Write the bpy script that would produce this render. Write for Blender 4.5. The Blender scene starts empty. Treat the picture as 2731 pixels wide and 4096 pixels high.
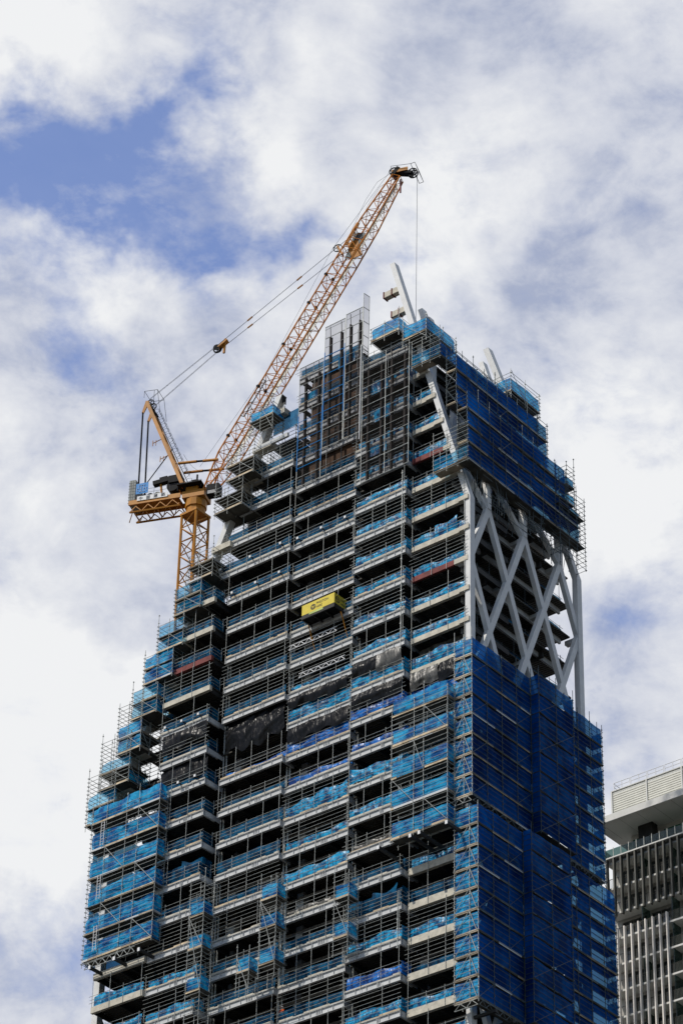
import bpy, math, random
import numpy as np
from mathutils import Vector, Matrix
R = math.radians
# ------------------------------------------------------------------ camera
cam_d = bpy.data.cameras.new('camera'); cam = bpy.data.objects.new('camera', cam_d)
bpy.context.scene.collection.objects.link(cam); bpy.context.scene.camera = cam
TH, ROLL, AZ = 0.61415061, 0.02551311, 0.69204685
hd = Vector((math.cos(AZ), math.sin(AZ), 0)); zz = Vector((0, 0, 1))
fw = math.cos(TH)*hd + math.sin(TH)*zz
r0 = hd.cross(zz); u0 = r0.cross(fw)
rr = math.cos(ROLL)*r0 + math.sin(ROLL)*u0
uu = -math.sin(ROLL)*r0 + math.cos(ROLL)*u0
m = Matrix((rr, uu, -fw)).transposed().to_4x4(); m.translation = (0, 0, 1.6)
cam.matrix_world = m
cam_d.sensor_fit = 'VERTICAL'; cam_d.sensor_height = 36.0; cam_d.lens = 12515.46/4096*36.0
cam_d.clip_start = 1; cam_d.clip_end = 6000
# ------------------------------------------------------------------ light
SUN_EL, SUN_AZ = R(50), R(158)
S = Vector((math.cos(SUN_EL)*math.cos(SUN_AZ), math.cos(SUN_EL)*math.sin(SUN_AZ), math.sin(SUN_EL)))
sd = bpy.data.lights.new('sun', 'SUN'); sd.energy = 3.4; sd.angle = R(0.5); sd.color = (1, .94, .85)
so = bpy.data.objects.new('sun', sd); bpy.context.scene.collection.objects.link(so)
so.rotation_euler = S.to_track_quat('Z', 'Y').to_euler(); so.location = (150, 180, 300)
sc = bpy.context.scene
sc.view_settings.view_transform = 'Standard'; sc.view_settings.look = 'None'
sc.view_settings.exposure = 0.0; sc.view_settings.gamma = 1.0
sc.cycles.max_bounces = 6; sc.cycles.transparent_max_bounces = 16; sc.cycles.diffuse_bounces = 2
sc.cycles.caustics_reflective = False; sc.cycles.caustics_refractive = False
# ------------------------------------------------------------------ sky
w = bpy.data.worlds.new('World'); sc.world = w; w.use_nodes = True
nt = w.node_tree; N = nt.nodes; L = nt.links
for n in list(N): N.remove(n)
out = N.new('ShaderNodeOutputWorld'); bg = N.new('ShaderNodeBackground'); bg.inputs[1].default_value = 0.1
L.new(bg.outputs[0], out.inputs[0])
sky = N.new('ShaderNodeTexSky'); sky.sky_type = 'NISHITA'; sky.sun_disc = False
sky.sun_elevation = SUN_EL; sky.sun_rotation = R(90)-SUN_AZ; sky.air_density = 1.0; sky.dust_density = 0.6; sky.ozone_density = 2.0
tc = N.new('ShaderNodeTexCoord')
def mth(op, a, b=None, c=None, clamp=False):
    n = N.new('ShaderNodeMath'); n.operation = op; n.use_clamp = clamp
    for i, v in enumerate((a, b, c)):
        if v is None: continue
        if isinstance(v, (int, float)): n.inputs[i].default_value = v
        else: L.new(v, n.inputs[i])
    return n.outputs[0]
def noise(scale, det, rough, dist, off=(0, 0, 0), stretch=None):
    mp = N.new('ShaderNodeMapping'); mp.inputs['Location'].default_value = off
    if stretch: mp.inputs['Rotation'].default_value = stretch[0]; mp.inputs['Scale'].default_value = stretch[1]
    L.new(tc.outputs['Generated'], mp.inputs[0])
    n = N.new('ShaderNodeTexNoise'); n.inputs['Scale'].default_value = scale; n.inputs['Detail'].default_value = det
    n.inputs['Roughness'].default_value = rough; n.inputs['Distortion'].default_value = dist
    L.new(mp.outputs[0], n.inputs[0]); return n.outputs['Fac']
def blobs(lst):
    acc = None
    for (d, rad, amp) in lst:
        v = N.new('ShaderNodeVectorMath'); v.operation = 'DISTANCE'
        L.new(wv, v.inputs[0]); v.inputs[1].default_value = d
        a = mth('DIVIDE', v.outputs['Value'], rad); a = mth('MULTIPLY', a, a); a = mth('MULTIPLY', a, -1.0)
        a = mth('EXPONENT', a); a = mth('MULTIPLY', a, amp)
        acc = a if acc is None else mth('ADD', acc, a)
    return acc
# warp the direction a little so that the gaps in the cloud get ragged outlines
wn = N.new('ShaderNodeTexNoise'); wn.inputs['Scale'].default_value = 22; wn.inputs['Detail'].default_value = 5; wn.inputs['Roughness'].default_value = .6
L.new(tc.outputs['Generated'], wn.inputs[0])
wsub = N.new('ShaderNodeVectorMath'); wsub.operation = 'MULTIPLY_ADD'
L.new(wn.outputs['Color'], wsub.inputs[0]); wsub.inputs[1].default_value = (.07, .07, .07); wsub.inputs[2].default_value = (-.035, -.035, -.035)
wadd = N.new('ShaderNodeVectorMath'); wadd.operation = 'ADD'; L.new(tc.outputs['Generated'], wadd.inputs[0]); L.new(wsub.outputs[0], wadd.inputs[1])
wv = wadd.outputs[0]
BLUE = [((0.5345, 0.4983, 0.6826), 0.013, 0.42), ((0.5303, 0.509, 0.6781), 0.012, 0.35), ((0.5286, 0.5234, 0.6683), 0.016, 0.5), ((0.5189, 0.5384, 0.664), 0.014, 0.42), ((0.5038, 0.5507, 0.6655), 0.016, 0.45), ((0.547, 0.5203, 0.6557), 0.015, 0.5), ((0.5323, 0.5437, 0.6488), 0.017, 0.6), ((0.5188, 0.5505, 0.654), 0.016, 0.65), ((0.5102, 0.5611, 0.6518), 0.013, 0.4), ((0.574, 0.5045, 0.645), 0.014, 0.62), ((0.5617, 0.5073, 0.6535), 0.012, 0.42), ((0.5597, 0.518, 0.6468), 0.012, 0.35), ((0.5837, 0.4962, 0.6427), 0.009, 0.35), ((0.557, 0.528, 0.6411), 0.013, 0.55), ((0.5932, 0.4808, 0.6457), 0.01, 0.38), ((0.6002, 0.474, 0.6442), 0.008, 0.3), ((0.6992, 0.4587, 0.5484), 0.012, 0.21), ((0.7061, 0.4518, 0.5452), 0.01, 0.15), ((0.5645, 0.56, 0.6064), 0.013, 0.45), ((0.553, 0.565, 0.6123), 0.011, 0.35), ((0.5402, 0.5689, 0.6201), 0.013, 0.42), ((0.5249, 0.5674, 0.6344), 0.012, 0.35), ((0.5286, 0.5234, 0.6683), 0.01, 0.2), ((0.6197, 0.6381, 0.457), 0.02, 0.21), ((0.6322, 0.6321, 0.4481), 0.015, 0.15), ((0.5751, 0.5594, 0.5969), 0.012, 0.32), ((0.5769, 0.5486, 0.6052), 0.01, 0.25), ((0.5239, 0.5162, 0.6775), 0.01, 0.25), ((0.6001, 0.542, 0.5883), 0.012, 0.25), ((0.5523, 0.5903, 0.5887), 0.01, 0.25)]
SHADE = [((0.5758, 0.5599, 0.5958), 0.025, -0.12), ((0.6301, 0.3982, 0.6666), 0.04, -0.074), ((0.6395, 0.4568, 0.6183), 0.022, -0.062), ((0.6212, 0.6392, 0.4533), 0.03, -0.14), ((0.6995, 0.4589, 0.5478), 0.03, -0.087), ((0.5767, 0.4509, 0.6813), 0.025, -0.05), ((0.5908, 0.5851, 0.5555), 0.02, -0.1), ((0.6515, 0.4175, 0.6334), 0.03, -0.074), ((0.6325, 0.4429, 0.6355), 0.014, -0.093), ((0.5706, 0.5403, 0.6185), 0.018, -0.1), ((0.588, 0.5484, 0.5945), 0.02, -0.1), ((0.5557, 0.5843, 0.5914), 0.015, -0.08), ((0.5988, 0.6115, 0.5172), 0.05, 0.15), ((0.5421, 0.5514, 0.6341), 0.025, 0.12), ((0.5492, 0.4749, 0.6876), 0.03, 0.1), ((0.6788, 0.4518, 0.5789), 0.035, 0.14), ((0.5546, 0.4931, 0.6702), 0.016, 0.08), ((0.5702, 0.5782, 0.5835), 0.015, 0.1), ((0.5962, 0.4587, 0.6589), 0.02, 0.08), ((0.7292, 0.4765, 0.4912), 0.03, 0.05), ((0.5003, 0.541, 0.676), 0.012, -0.08), ((0.4857, 0.5363, 0.6903), 0.02, 0.06), ((0.5982, 0.4001, 0.6943), 0.025, -0.037), ((0.5943, 0.5096, 0.6222), 0.012, 0.05)]
n1 = noise(16, 9, .58, .25, (3.1, 1.7, .4), ((0, R(25), R(-20)), (1, 1, 1.5)))
n2 = noise(9, 8, .55, .3, (7.7, 2.2, 5.1))
n3 = noise(48, 7, .62, .35, (1.2, 4.4, 2.1), ((0, R(25), R(-20)), (1, 1, 1.8)))
nb = mth('ADD', mth('MULTIPLY', n1, 1.25), mth('MULTIPLY', n3, .75))
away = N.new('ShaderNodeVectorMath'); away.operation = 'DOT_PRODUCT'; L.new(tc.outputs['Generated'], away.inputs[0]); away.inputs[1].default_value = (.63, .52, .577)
offview_clearing = mth('MULTIPLY', mth('SUBTRACT', .90, away.outputs['Value'], clamp=True), 0.9)      # unseen cloud cleared outside the view, added to lower the fill light
thin = mth('SUBTRACT', mth('ADD', mth('ADD', blobs(BLUE), 1.22), offview_clearing), nb)      # >0 where the cloud thins out
mr = N.new('ShaderNodeMapRange'); mr.interpolation_type = 'SMOOTHSTEP'
L.new(thin, mr.inputs[0]); mr.inputs[1].default_value = .22; mr.inputs[2].default_value = 1.05; mr.inputs[3].default_value = 0; mr.inputs[4].default_value = 1.0
cr = N.new('ShaderNodeValToRGB'); L.new(mth('ADD', mth('ADD', mth('MULTIPLY', n2, .60), mth('ADD', mth('MULTIPLY_ADD', n1, .60, -.20), mth('MULTIPLY', n3, .18))), blobs(SHADE)), cr.inputs[0])
e = cr.color_ramp.elements; e[0].position = .37; e[0].color = (.42, .47, .62, 1); e[1].position = .615; e[1].color = (.92, .93, .945, 1)
x = e.new(.47); x.color = (.66, .69, .78, 1)
cb = N.new('ShaderNodeVectorMath'); cb.operation = 'SCALE'; L.new(cr.outputs[0], cb.inputs[0]); L.new(mth('MULTIPLY_ADD', mth('SUBTRACT', .93, away.outputs['Value'], clamp=True), -1.6, 9.5), cb.inputs['Scale'])  # unseen cloud also dimmed away from the view to set the fill light
mx = N.new('ShaderNodeMix'); mx.data_type = 'RGBA'
wisp = noise(26, 8, .6, .15, (5.2, .3, 9.1), ((0, R(25), R(-20)), (1, 1, 2.2)))
wm = mth('SUBTRACT', 1.0, mth('MULTIPLY', mth('SUBTRACT', wisp, .47, clamp=True), 3.0), clamp=True)
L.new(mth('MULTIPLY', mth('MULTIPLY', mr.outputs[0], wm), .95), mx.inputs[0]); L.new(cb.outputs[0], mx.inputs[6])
sb = N.new('ShaderNodeVectorMath'); sb.operation = 'SCALE'; L.new(sky.outputs[0], sb.inputs[0]); sb.inputs['Scale'].default_value = 1.0
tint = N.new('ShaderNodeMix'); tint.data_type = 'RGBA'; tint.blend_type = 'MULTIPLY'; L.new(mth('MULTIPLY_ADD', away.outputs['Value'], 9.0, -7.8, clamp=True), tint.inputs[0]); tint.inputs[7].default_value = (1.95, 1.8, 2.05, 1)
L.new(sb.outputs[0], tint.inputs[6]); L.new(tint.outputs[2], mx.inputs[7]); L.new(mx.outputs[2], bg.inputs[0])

# ------------------------------------------------------------------ materials
def mat(name, col, rough=.7, metal=0, var=.12, vs=1.5, bump=0, bs=8, spec=.3, col2=None):
    M = bpy.data.materials.new(name); M.use_nodes = True; t = M.node_tree; b = t.nodes['Principled BSDF']
    b.inputs['Roughness'].default_value = rough; b.inputs['Metallic'].default_value = metal; b.inputs['Specular IOR Level'].default_value = spec
    tcn = t.nodes.new('ShaderNodeTexCoord'); ge = t.nodes.new('ShaderNodeNewGeometry')
    nz = t.nodes.new('ShaderNodeTexNoise'); nz.inputs['Scale'].default_value = vs; nz.inputs['Detail'].default_value = 5; nz.inputs['Roughness'].default_value = .65
    t.links.new(ge.outputs['Position'], nz.inputs[0])
    rp = t.nodes.new('ShaderNodeValToRGB'); t.links.new(nz.outputs['Fac'], rp.inputs[0])
    a = tuple(c*(1-var*1.6) for c in col); z = tuple(min(1, c*(1+var)) for c in (col2 or col))
    rp.color_ramp.elements[0].position = .33; rp.color_ramp.elements[0].color = (*a, 1)
    rp.color_ramp.elements[1].position = .67; rp.color_ramp.elements[1].color = (*z, 1)
    t.links.new(rp.outputs[0], b.inputs['Base Color'])
    if bump:
        n2_ = t.nodes.new('ShaderNodeTexNoise'); n2_.inputs['Scale'].default_value = bs; n2_.inputs['Detail'].default_value = 4
        t.links.new(ge.outputs['Position'], n2_.inputs[0])
        bp = t.nodes.new('ShaderNodeBump'); bp.inputs['Strength'].default_value = bump; bp.inputs['Distance'].default_value = .1
        t.links.new(n2_.outputs['Fac'], bp.inputs['Height']); t.links.new(bp.outputs[0], b.inputs['Normal'])
    return M
def sheet_mat(name, col, col2, clear, transl, rough=.5, vs=1.2, spec=.4, weave=None, crease=.45):
    # woven or film sheeting: a share of the light passes straight through, a share is scattered through
    M = mat(name, col, rough, 0, .1, vs, 0, 3.0, spec, col2); t = M.node_tree; b = t.nodes['Principled BSDF']; o = t.nodes['Material Output']
    for nd in t.nodes:
        if nd.type == 'VALTORGB': nd.color_ramp.elements[0].position = .41; nd.color_ramp.elements[1].position = .60
    ge = t.nodes.new('ShaderNodeNewGeometry'); mpg = t.nodes.new('ShaderNodeMapping'); mpg.inputs['Rotation'].default_value = (.5, 0, 0); mpg.inputs['Scale'].default_value = (1, 3.2, .9)
    t.links.new(ge.outputs['Position'], mpg.inputs[0]); cn = t.nodes.new('ShaderNodeTexNoise'); cn.inputs['Scale'].default_value = .55; cn.inputs['Detail'].default_value = 3; cn.inputs['Distortion'].default_value = .8
    t.links.new(mpg.outputs[0], cn.inputs[0]); bp = t.nodes.new('ShaderNodeBump'); bp.inputs['Strength'].default_value = crease; bp.inputs['Distance'].default_value = .35
    t.links.new(cn.outputs['Fac'], bp.inputs['Height']); t.links.new(bp.outputs[0], b.inputs['Normal'])
    tr = t.nodes.new('ShaderNodeBsdfTranslucent'); tp = t.nodes.new('ShaderNodeBsdfTransparent')
    src = b.inputs['Base Color'].links[0].from_socket
    t.links.new(src, tr.inputs[0]); 
    tp.inputs[0].default_value = (.26, .62, .88, 1) if weave is None else weave
    m1 = t.nodes.new('ShaderNodeMixShader'); m1.inputs[0].default_value = transl; t.links.new(b.outputs[0], m1.inputs[1]); t.links.new(tr.outputs[0], m1.inputs[2])
    m2 = t.nodes.new('ShaderNodeMixShader'); m2.inputs[0].default_value = clear; t.links.new(m1.outputs[0], m2.inputs[1]); t.links.new(tp.outputs[0], m2.inputs[2])
    t.links.new(m2.outputs[0], o.inputs[0]); return M
M = {}
M['white'] = mat('white_painted_steel', (.70, .70, .69), .55, 0, .06, .8, .05, 3)
M['precast'] = mat('cream_concrete', (.58, .54, .45), .8, 0, .16, 1.3, .15, 5)
M['fascia'] = mat('grey_primed_steel', (.56, .57, .57), .6, 0, .10, 1.0)
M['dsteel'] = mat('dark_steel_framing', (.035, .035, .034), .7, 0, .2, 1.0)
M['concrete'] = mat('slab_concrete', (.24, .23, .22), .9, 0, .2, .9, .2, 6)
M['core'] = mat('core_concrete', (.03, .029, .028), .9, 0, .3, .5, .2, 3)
M['rust'] = mat('red_oxide_primer', (.19, .045, .04), .7, 0, .25, 1.3)
M['brown'] = mat('brown_formwork_plywood', (.09, .045, .022), .8, 0, .4, 1.1)
M['tube'] = mat('galvanised_tube', (.46, .47, .44), .42, .25, .25, 2.5)
M['tubedark'] = mat('shade_toned_galvanised_tube', (.10, .125, .135), .5, .2, .25, 2.5)  # darker tube copy, mostly on shaded sides; shade put into the colour
M['plank'] = mat('timber_and_steel_planks', (.36, .28, .19), .85, 0, .35, .45, 0, 8, .2, (.44, .36, .26))
M['deckmat'] = mat('steel_scaffold_boards', (.09, .085, .07), .8, 0, .35, .6)
M['timber'] = mat('pale_timber', (.62, .50, .34), .8, 0, .3, .9)
M['orange'] = mat('orange_yellow_crane_paint', (.46, .19, .015), .5, 0, .15, .8)
M['orangejib'] = mat('sunlit_orange_jib_paint', (.60, .21, .02), .5, 0, .15, .8)  # brighter copy of the crane orange, sunlight put into the colour
M['black'] = mat('black_machinery', (.012, .013, .015), .6, 0, .3, 2, 0, 8, .08)
M['cable'] = mat('dark_wire_rope', (.05, .06, .08), .5, 0, .1, 2)
M['greyw'] = mat('counterweight_concrete', (.33, .34, .32), .85, 0, .2, 1)
M['yellow'] = mat('yellow_sheeting', (.70, .56, .06), .6, 0, .06, 2)
M['brownsteel'] = mat('brown_guide_steel', (.05, .038, .032), .7, 0, .4, .5)
M['white2'] = mat('white_sign_paint', (.80, .80, .80), .5, 0, .03, 1)
M['signblue'] = mat('blue_sign_paint', (.0, .22, .60), .5, 0, .05, 1)
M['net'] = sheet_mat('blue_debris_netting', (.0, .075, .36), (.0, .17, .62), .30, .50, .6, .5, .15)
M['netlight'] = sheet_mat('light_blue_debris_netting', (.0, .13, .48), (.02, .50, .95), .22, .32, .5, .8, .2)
M['netdark'] = sheet_mat('shade_toned_blue_netting', (.0, .038, .22), (.0, .12, .52), .22, .45, .7, .14, .06)  # netting copy for the shaded face, darker with shade put into its colour
M['netclear'] = sheet_mat('thin_blue_netting', (.0, .16, .52), (.02, .50, .95), .58, .5, .6, .8, .1, (.5, .84, 1, 1))
M['tarp'] = sheet_mat('blue_plastic_tarp', (.0, .07, .24), (.01, .46, .84), .04, .25, .35, 1.3, .35)
M['tarpdeep'] = sheet_mat('deep_blue_mesh_tarp', (.0, .030, .085), (.0, .115, .25), .20, .2, .6, 1.1, .10)
M['tarproyal'] = sheet_mat('royal_blue_plastic_tarp', (.0, .06, .34), (.01, .24, .82), .04, .3, .3, .9, .5)
M['blacktarp'] = sheet_mat('black_plastic_sheet', (.002, .002, .0025), (.007, .007, .008), .0, .0, .30, .8, .14)
M['greytarp'] = sheet_mat('grey_dusty_plastic_sheet', (.03, .029, .026), (.13, .125, .11), .03, .1, .4, .8, .6)
M['mesh'] = sheet_mat('grey_screen_mesh', (.035, .033, .03), (.05, .048, .045), .84, .2, .8, .3, .1, (.80, .80, .82, 1), 0)
M['glass'] = sheet_mat('green_tinted_glass', (.02, .03, .03), (.03, .04, .04), .5, 0, .05, 1, 1, (.6, .8, .75, 1))
M['pane'] = mat('dark_window_glass', (.02, .03, .035), .08, 0, .3, .6, 0, 8, .8)
M['greenpane'] = mat('green_window_glass', (.01, .10, .05), .15, 0, .3, .5, 0, 8, .7)
M['render'] = mat('grey_rendered_wall', (.56, .54, .50), .85, 0, .08, .6)
M['louvre'] = mat('pale_grey_louvres', (.70, .70, .63), .55, 0, .06, .8)
M['panel'] = mat('pale_grey_cladding', (.66, .66, .63), .6, 0, .05, .5)
M['darkfin'] = mat('dark_bronze_fin', (.10, .10, .085), .5, 0, .15, 1)
M['palefin'] = mat('pale_fin', (.86, .81, .74), .6, 0, .06, 1)
M['asphalt'] = mat('asphalt', (.05, .05, .05), .9, 0, .2, .5)
M['skin'] = mat('skin', (.45, .28, .2), .6); M['hivis'] = mat('orange_workwear', (.85, .13, .02), .7); M['navy'] = mat('navy_trousers', (.02, .025, .05), .8)
# corrugated steel soffit: ribs as bump across X
def corr(name, col):
    Mx = mat(name, col, .6, .1, .15, .8); t = Mx.node_tree; b = t.nodes['Principled BSDF']
    ge = t.nodes.new('ShaderNodeNewGeometry'); wv_ = t.nodes.new('ShaderNodeTexWave'); wv_.bands_direction = 'X'; wv_.inputs['Scale'].default_value = .9
    t.links.new(ge.outputs['Position'], wv_.inputs[0]); bp = t.nodes.new('ShaderNodeBump'); bp.inputs['Strength'].default_value = .9; bp.inputs['Distance'].default_value = .12
    t.links.new(wv_.outputs['Fac'], bp.inputs['Height']); t.links.new(bp.outputs[0], b.inputs['Normal']); return Mx
M['deck'] = corr('corrugated_steel_deck', (.06, .055, .045))

# ------------------------------------------------------------------ mesh helpers
col = bpy.context.scene.collection
class MB:
    def __init__(s): s.v = []; s.f = []
    def box(s, a, b):
        x0, x1 = sorted((a[0], b[0])); y0, y1 = sorted((a[1], b[1])); z0, z1 = sorted((a[2], b[2])); k = len(s.v)
        s.v += [(x0, y0, z0), (x1, y0, z0), (x1, y1, z0), (x0, y1, z0), (x0, y0, z1), (x1, y0, z1), (x1, y1, z1), (x0, y1, z1)]
        s.f += [(k, k+3, k+2, k+1), (k+4, k+5, k+6, k+7), (k, k+1, k+5, k+4), (k+1, k+2, k+6, k+5), (k+2, k+3, k+7, k+6), (k+3, k, k+4, k+7)]
        return s
    def bar(s, a, b, w, h=None, up=(0, 0, 1), w2=None):
        a = Vector(a); b = Vector(b); d = (b-a)
        if d.length < 1e-6: return s
        d.normalize(); up = Vector(up)
        if abs(d.dot(up)) > .98: up = Vector((1, 0, 0))
        sx = d.cross(up).normalized(); sy = sx.cross(d).normalized(); h = h or w; k = len(s.v); q = (w2 or w)/w
        for p, g in ((a, 1), (b, q)):
            for i, j in ((-1, -1), (1, -1), (1, 1), (-1, 1)): s.v.append(tuple(p + sx*(i*w/2*g) + sy*(j*h/2*g)))
        s.f += [(k, k+1, k+2, k+3), (k+7, k+6, k+5, k+4)] + [(k+i, k+4+i, k+4+(i+1) % 4, k+(i+1) % 4) for i in range(4)]
        return s
    def tube(s, a, b, r, n=5):
        a = Vector(a); b = Vector(b); d = b-a
        if d.length < 1e-6: return s
        d.normalize(); up = Vector((0, 0, 1)) if abs(d.z) < .95 else Vector((1, 0, 0))
        sx = d.cross(up).normalized(); sy = sx.cross(d).normalized(); k = len(s.v)
        for p in (a, b):
            for i in range(n):
                t = 2*math.pi*i/n+.3; s.v.append(tuple(p+sx*(r*math.cos(t))+sy*(r*math.sin(t))))
        s.f += [(k+i, k+(i+1) % n, k+n+(i+1) % n, k+n+i) for i in range(n)]
        s.f += [tuple(range(k+n-1, k-1, -1)), tuple(range(k+n, k+2*n))]
        return s
    def path(s, pts, r, n=5):
        for a, b in zip(pts, pts[1:]): s.tube(a, b, r, n)
        return s
    def disc(s, c, ax, r, th, n=14):
        ax = Vector(ax).normalized(); c = Vector(c); return s.tube(c-ax*th/2, c+ax*th/2, r, n)
    def wheel(s, c, ax, r, th, n=14):
        ax = Vector(ax).normalized(); c = Vector(c); sx = ax.orthogonal().normalized(); sy = ax.cross(sx)
        P = [c+sx*(r*math.cos(2*math.pi*i/n))+sy*(r*math.sin(2*math.pi*i/n)) for i in range(n)]
        for i in range(n): s.bar(P[i], P[(i+1) % n], th, th, ax)
        for i in range(0, n, n//3): s.bar(P[i], c, th*.7, th*.7, ax)
        return s
    def grid(s, P):
        k = len(s.v); nu = len(P); nv = len(P[0])
        for row in P: s.v += [tuple(p) for p in row]
        for i in range(nu-1):
            for j in range(nv-1): a = k+i*nv+j; s.f.append((a, a+nv, a+nv+1, a+1))
        return s
    def build(s, name, material, parent=None, loc=None, smooth=False):
        if parent is not None: o0 = Vector(parent['_w'])
        else: o0 = Vector(loc) if loc is not None else (Vector(s.v[0]) if s.v else Vector())
        me = bpy.data.meshes.new(name); me.from_pydata([tuple(Vector(p)-o0) for p in s.v], [], s.f)
        me.materials.append(material); me.update()
        if smooth: me.polygons.foreach_set('use_smooth', [True]*len(me.polygons))
        o = bpy.data.objects.new(name, me); col.objects.link(o)
        if parent is not None: o.parent = parent; o['_w'] = parent['_w']
        else: o.location = o0; o['_w'] = tuple(o0)
        return o
def tag(o, label, cat, group=None, kind=None):
    if label: o['label'] = label
    if cat: o['category'] = cat
    if group: o['group'] = group
    if kind: o['kind'] = kind
    return o
def thing(name, loc, label, cat, group=None):
    o = bpy.data.objects.new(name, None); col.objects.link(o); o.location = loc; o['_w'] = tuple(loc); o.empty_display_size = .5
    return tag(o, label, cat, group)
rnd = random.Random(7)
def lerp(a, b, t): return a+(b-a)*t

def fold(seed, ang=0, fr=1.0):
    g = random.Random(seed); T = []
    for i in range(7):
        th_ = g.gauss(ang, .7); k = fr*g.choice((g.uniform(.6, 2.5), g.uniform(3, 9))); T.append((math.cos(th_)*k, math.sin(th_)*k, g.uniform(0, 6.3), 1/(.6+k*.5)))
    def f(u, v):
        a = 0; wu = .25*math.sin(1.3*v+seed)+.2*math.sin(2.1*u+.7*seed)
        for kx, ky, ph, am in T: a += am*(1-2*abs(math.sin(kx*(u+wu)+ky*v+ph)))
        return a*.35
    return f
def cloth(p0, U, V, amp=.12, seed=0, sag=.0, res=.24, ang=0, ragtop=0.0, ragbot=0.0, nrm=None):
    """p0 corner, U along, V up (vectors with length): a folded sheet"""
    p0 = Vector(p0); U = Vector(U); V = Vector(V); n_ = (U.cross(V)).normalized() if nrm is None else Vector(nrm)
    nu = max(4, int(U.length/res)); nv = max(4, int(V.length/res)); f = fold(seed, ang); g = random.Random(seed+99)
    ph = [g.uniform(0, 6.3) for _ in range(4)]; P = []
    for i in range(nu+1):
        row = []; a = i/nu; x = a*U.length
        top = ragtop*(.5+.5*math.sin(1.1*x+ph[0])*math.sin(.53*x+ph[1])); bot = ragbot*(.5+.5*math.sin(.9*x+ph[2])*math.sin(1.7*x+ph[3]))
        for j in range(nv+1):
            b = j/nv; y = b*V.length; hang = sag*math.sin(math.pi*b)
            bb = lerp(bot, 1-top, b) if (ragtop or ragbot) else b
            row.append(p0+U*a+V*bb+n_*(amp*f(x, y)+hang))
        P.append(row)
    return MB().grid(P)

# ------------------------------------------------------------------ tower geometry
Z0, FH = 190.88, 3.8
X0, Y0 = 212.05, 158.49
def zk(k): return Z0-FH*k
def ylean(z): return Y0+max(0, z-190.6)*.286           # inward lean of the shaded face
def yin(z): return 207.6-max(0, z-169.5)*.472           # inward lean of the far left side
XB = 231.6
KTOP, KBOT = -7, 17
BAYS = {1: (158.9, 166.1, 212.0), 2: (166.35, 173.3, 211.25), 3: (174.2, 182.8, 212.5), 4: (182.9, 191.6, 212.1), 5: (192.3, 199.0, 210.7), 6: (199.1, 206.2, 210.4)}
def bay(b, k):
    """y-range of the slab edge of bay b on floor k, or None"""
    a, c, x = BAYS[b]; z = zk(k); top = {1: -5, 2: -6, 3: -7, 4: -4, 5: 0, 6: 10}[b]
    if k < top: return None
    if b == 1: a = max(a, ylean(z)+.5)
    lim = yin(z)-1.7
    if b in (4, 5) and k <= 4: c = min(c, lim)
    if b == 4 and k <= -1: c = min(lim, 193.5)
    if b == 5 and k <= -1: return None
    if (b, k) == (4, 5): return None
    if c-a < 1.2: return None
    return a, c, x
ORD = ['zeroth', 'first', 'second', 'third', 'fourth', 'fifth', 'sixth', 'seventh', 'eighth', 'ninth', 'tenth', 'eleventh', 'twelfth', 'thirteenth', 'fourteenth', 'fifteenth', 'sixteenth', 'seventeenth']
def floor_txt(k):
    if k == 0: return "floor level with the corner column's bend"
    return "%s floor %s the corner column's bend" % (ORD[abs(k)], 'below' if k > 0 else 'above')
BAYTXT = {1: 'bay beside that column', 2: 'second bay leftward', 3: 'third bay leftward', 4: 'fourth bay leftward', 5: 'fifth bay leftward', 6: 'leftmost bay'}

tower = thing('tower_under_construction', (222, 182, 0), 'tall unfinished office tower with white diagonal bracing and stacked open floors', 'tower')
# floors
for k in range(KTOP, KBOT+1):
    z = zk(k); ya = ylean(z)+1.0; yb = yin(z)-1.0
    if k <= -5: yb = min(yb, 182)
    if k == -7: ya = 174
    s = MB(); s.box((213.2, ya, z-.16), (XB-.6, yb, z-.005))
    f = MB()
    for b in range(1, 7):
        q = bay(b, k)
        if not q: continue
        a, c, x = q; s.box((x+.12, a+.03, z-.15), (213.197, c-.03, z))
        n = max(2, round((c-a)/3.0))
        for i in range(n+1):
            yy = lerp(a+.25, c-.25, i/n); dd = .62 if b == 1 else .55
            f.bar((x+.35, yy, z-.17-dd/2), (219.5, yy, z-.17-dd/2), .16, dd)
    f.box((216.4, ya+.4, z-.85), (216.75, yb-.4, z-.17)); f.box((226.4, ya+.4, z-.85), (226.75, yb-.4, z-.17))
    s.build('floor_slab', M['deck'], tower); f.build('floor_framing', M['dsteel'], tower)
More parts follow.
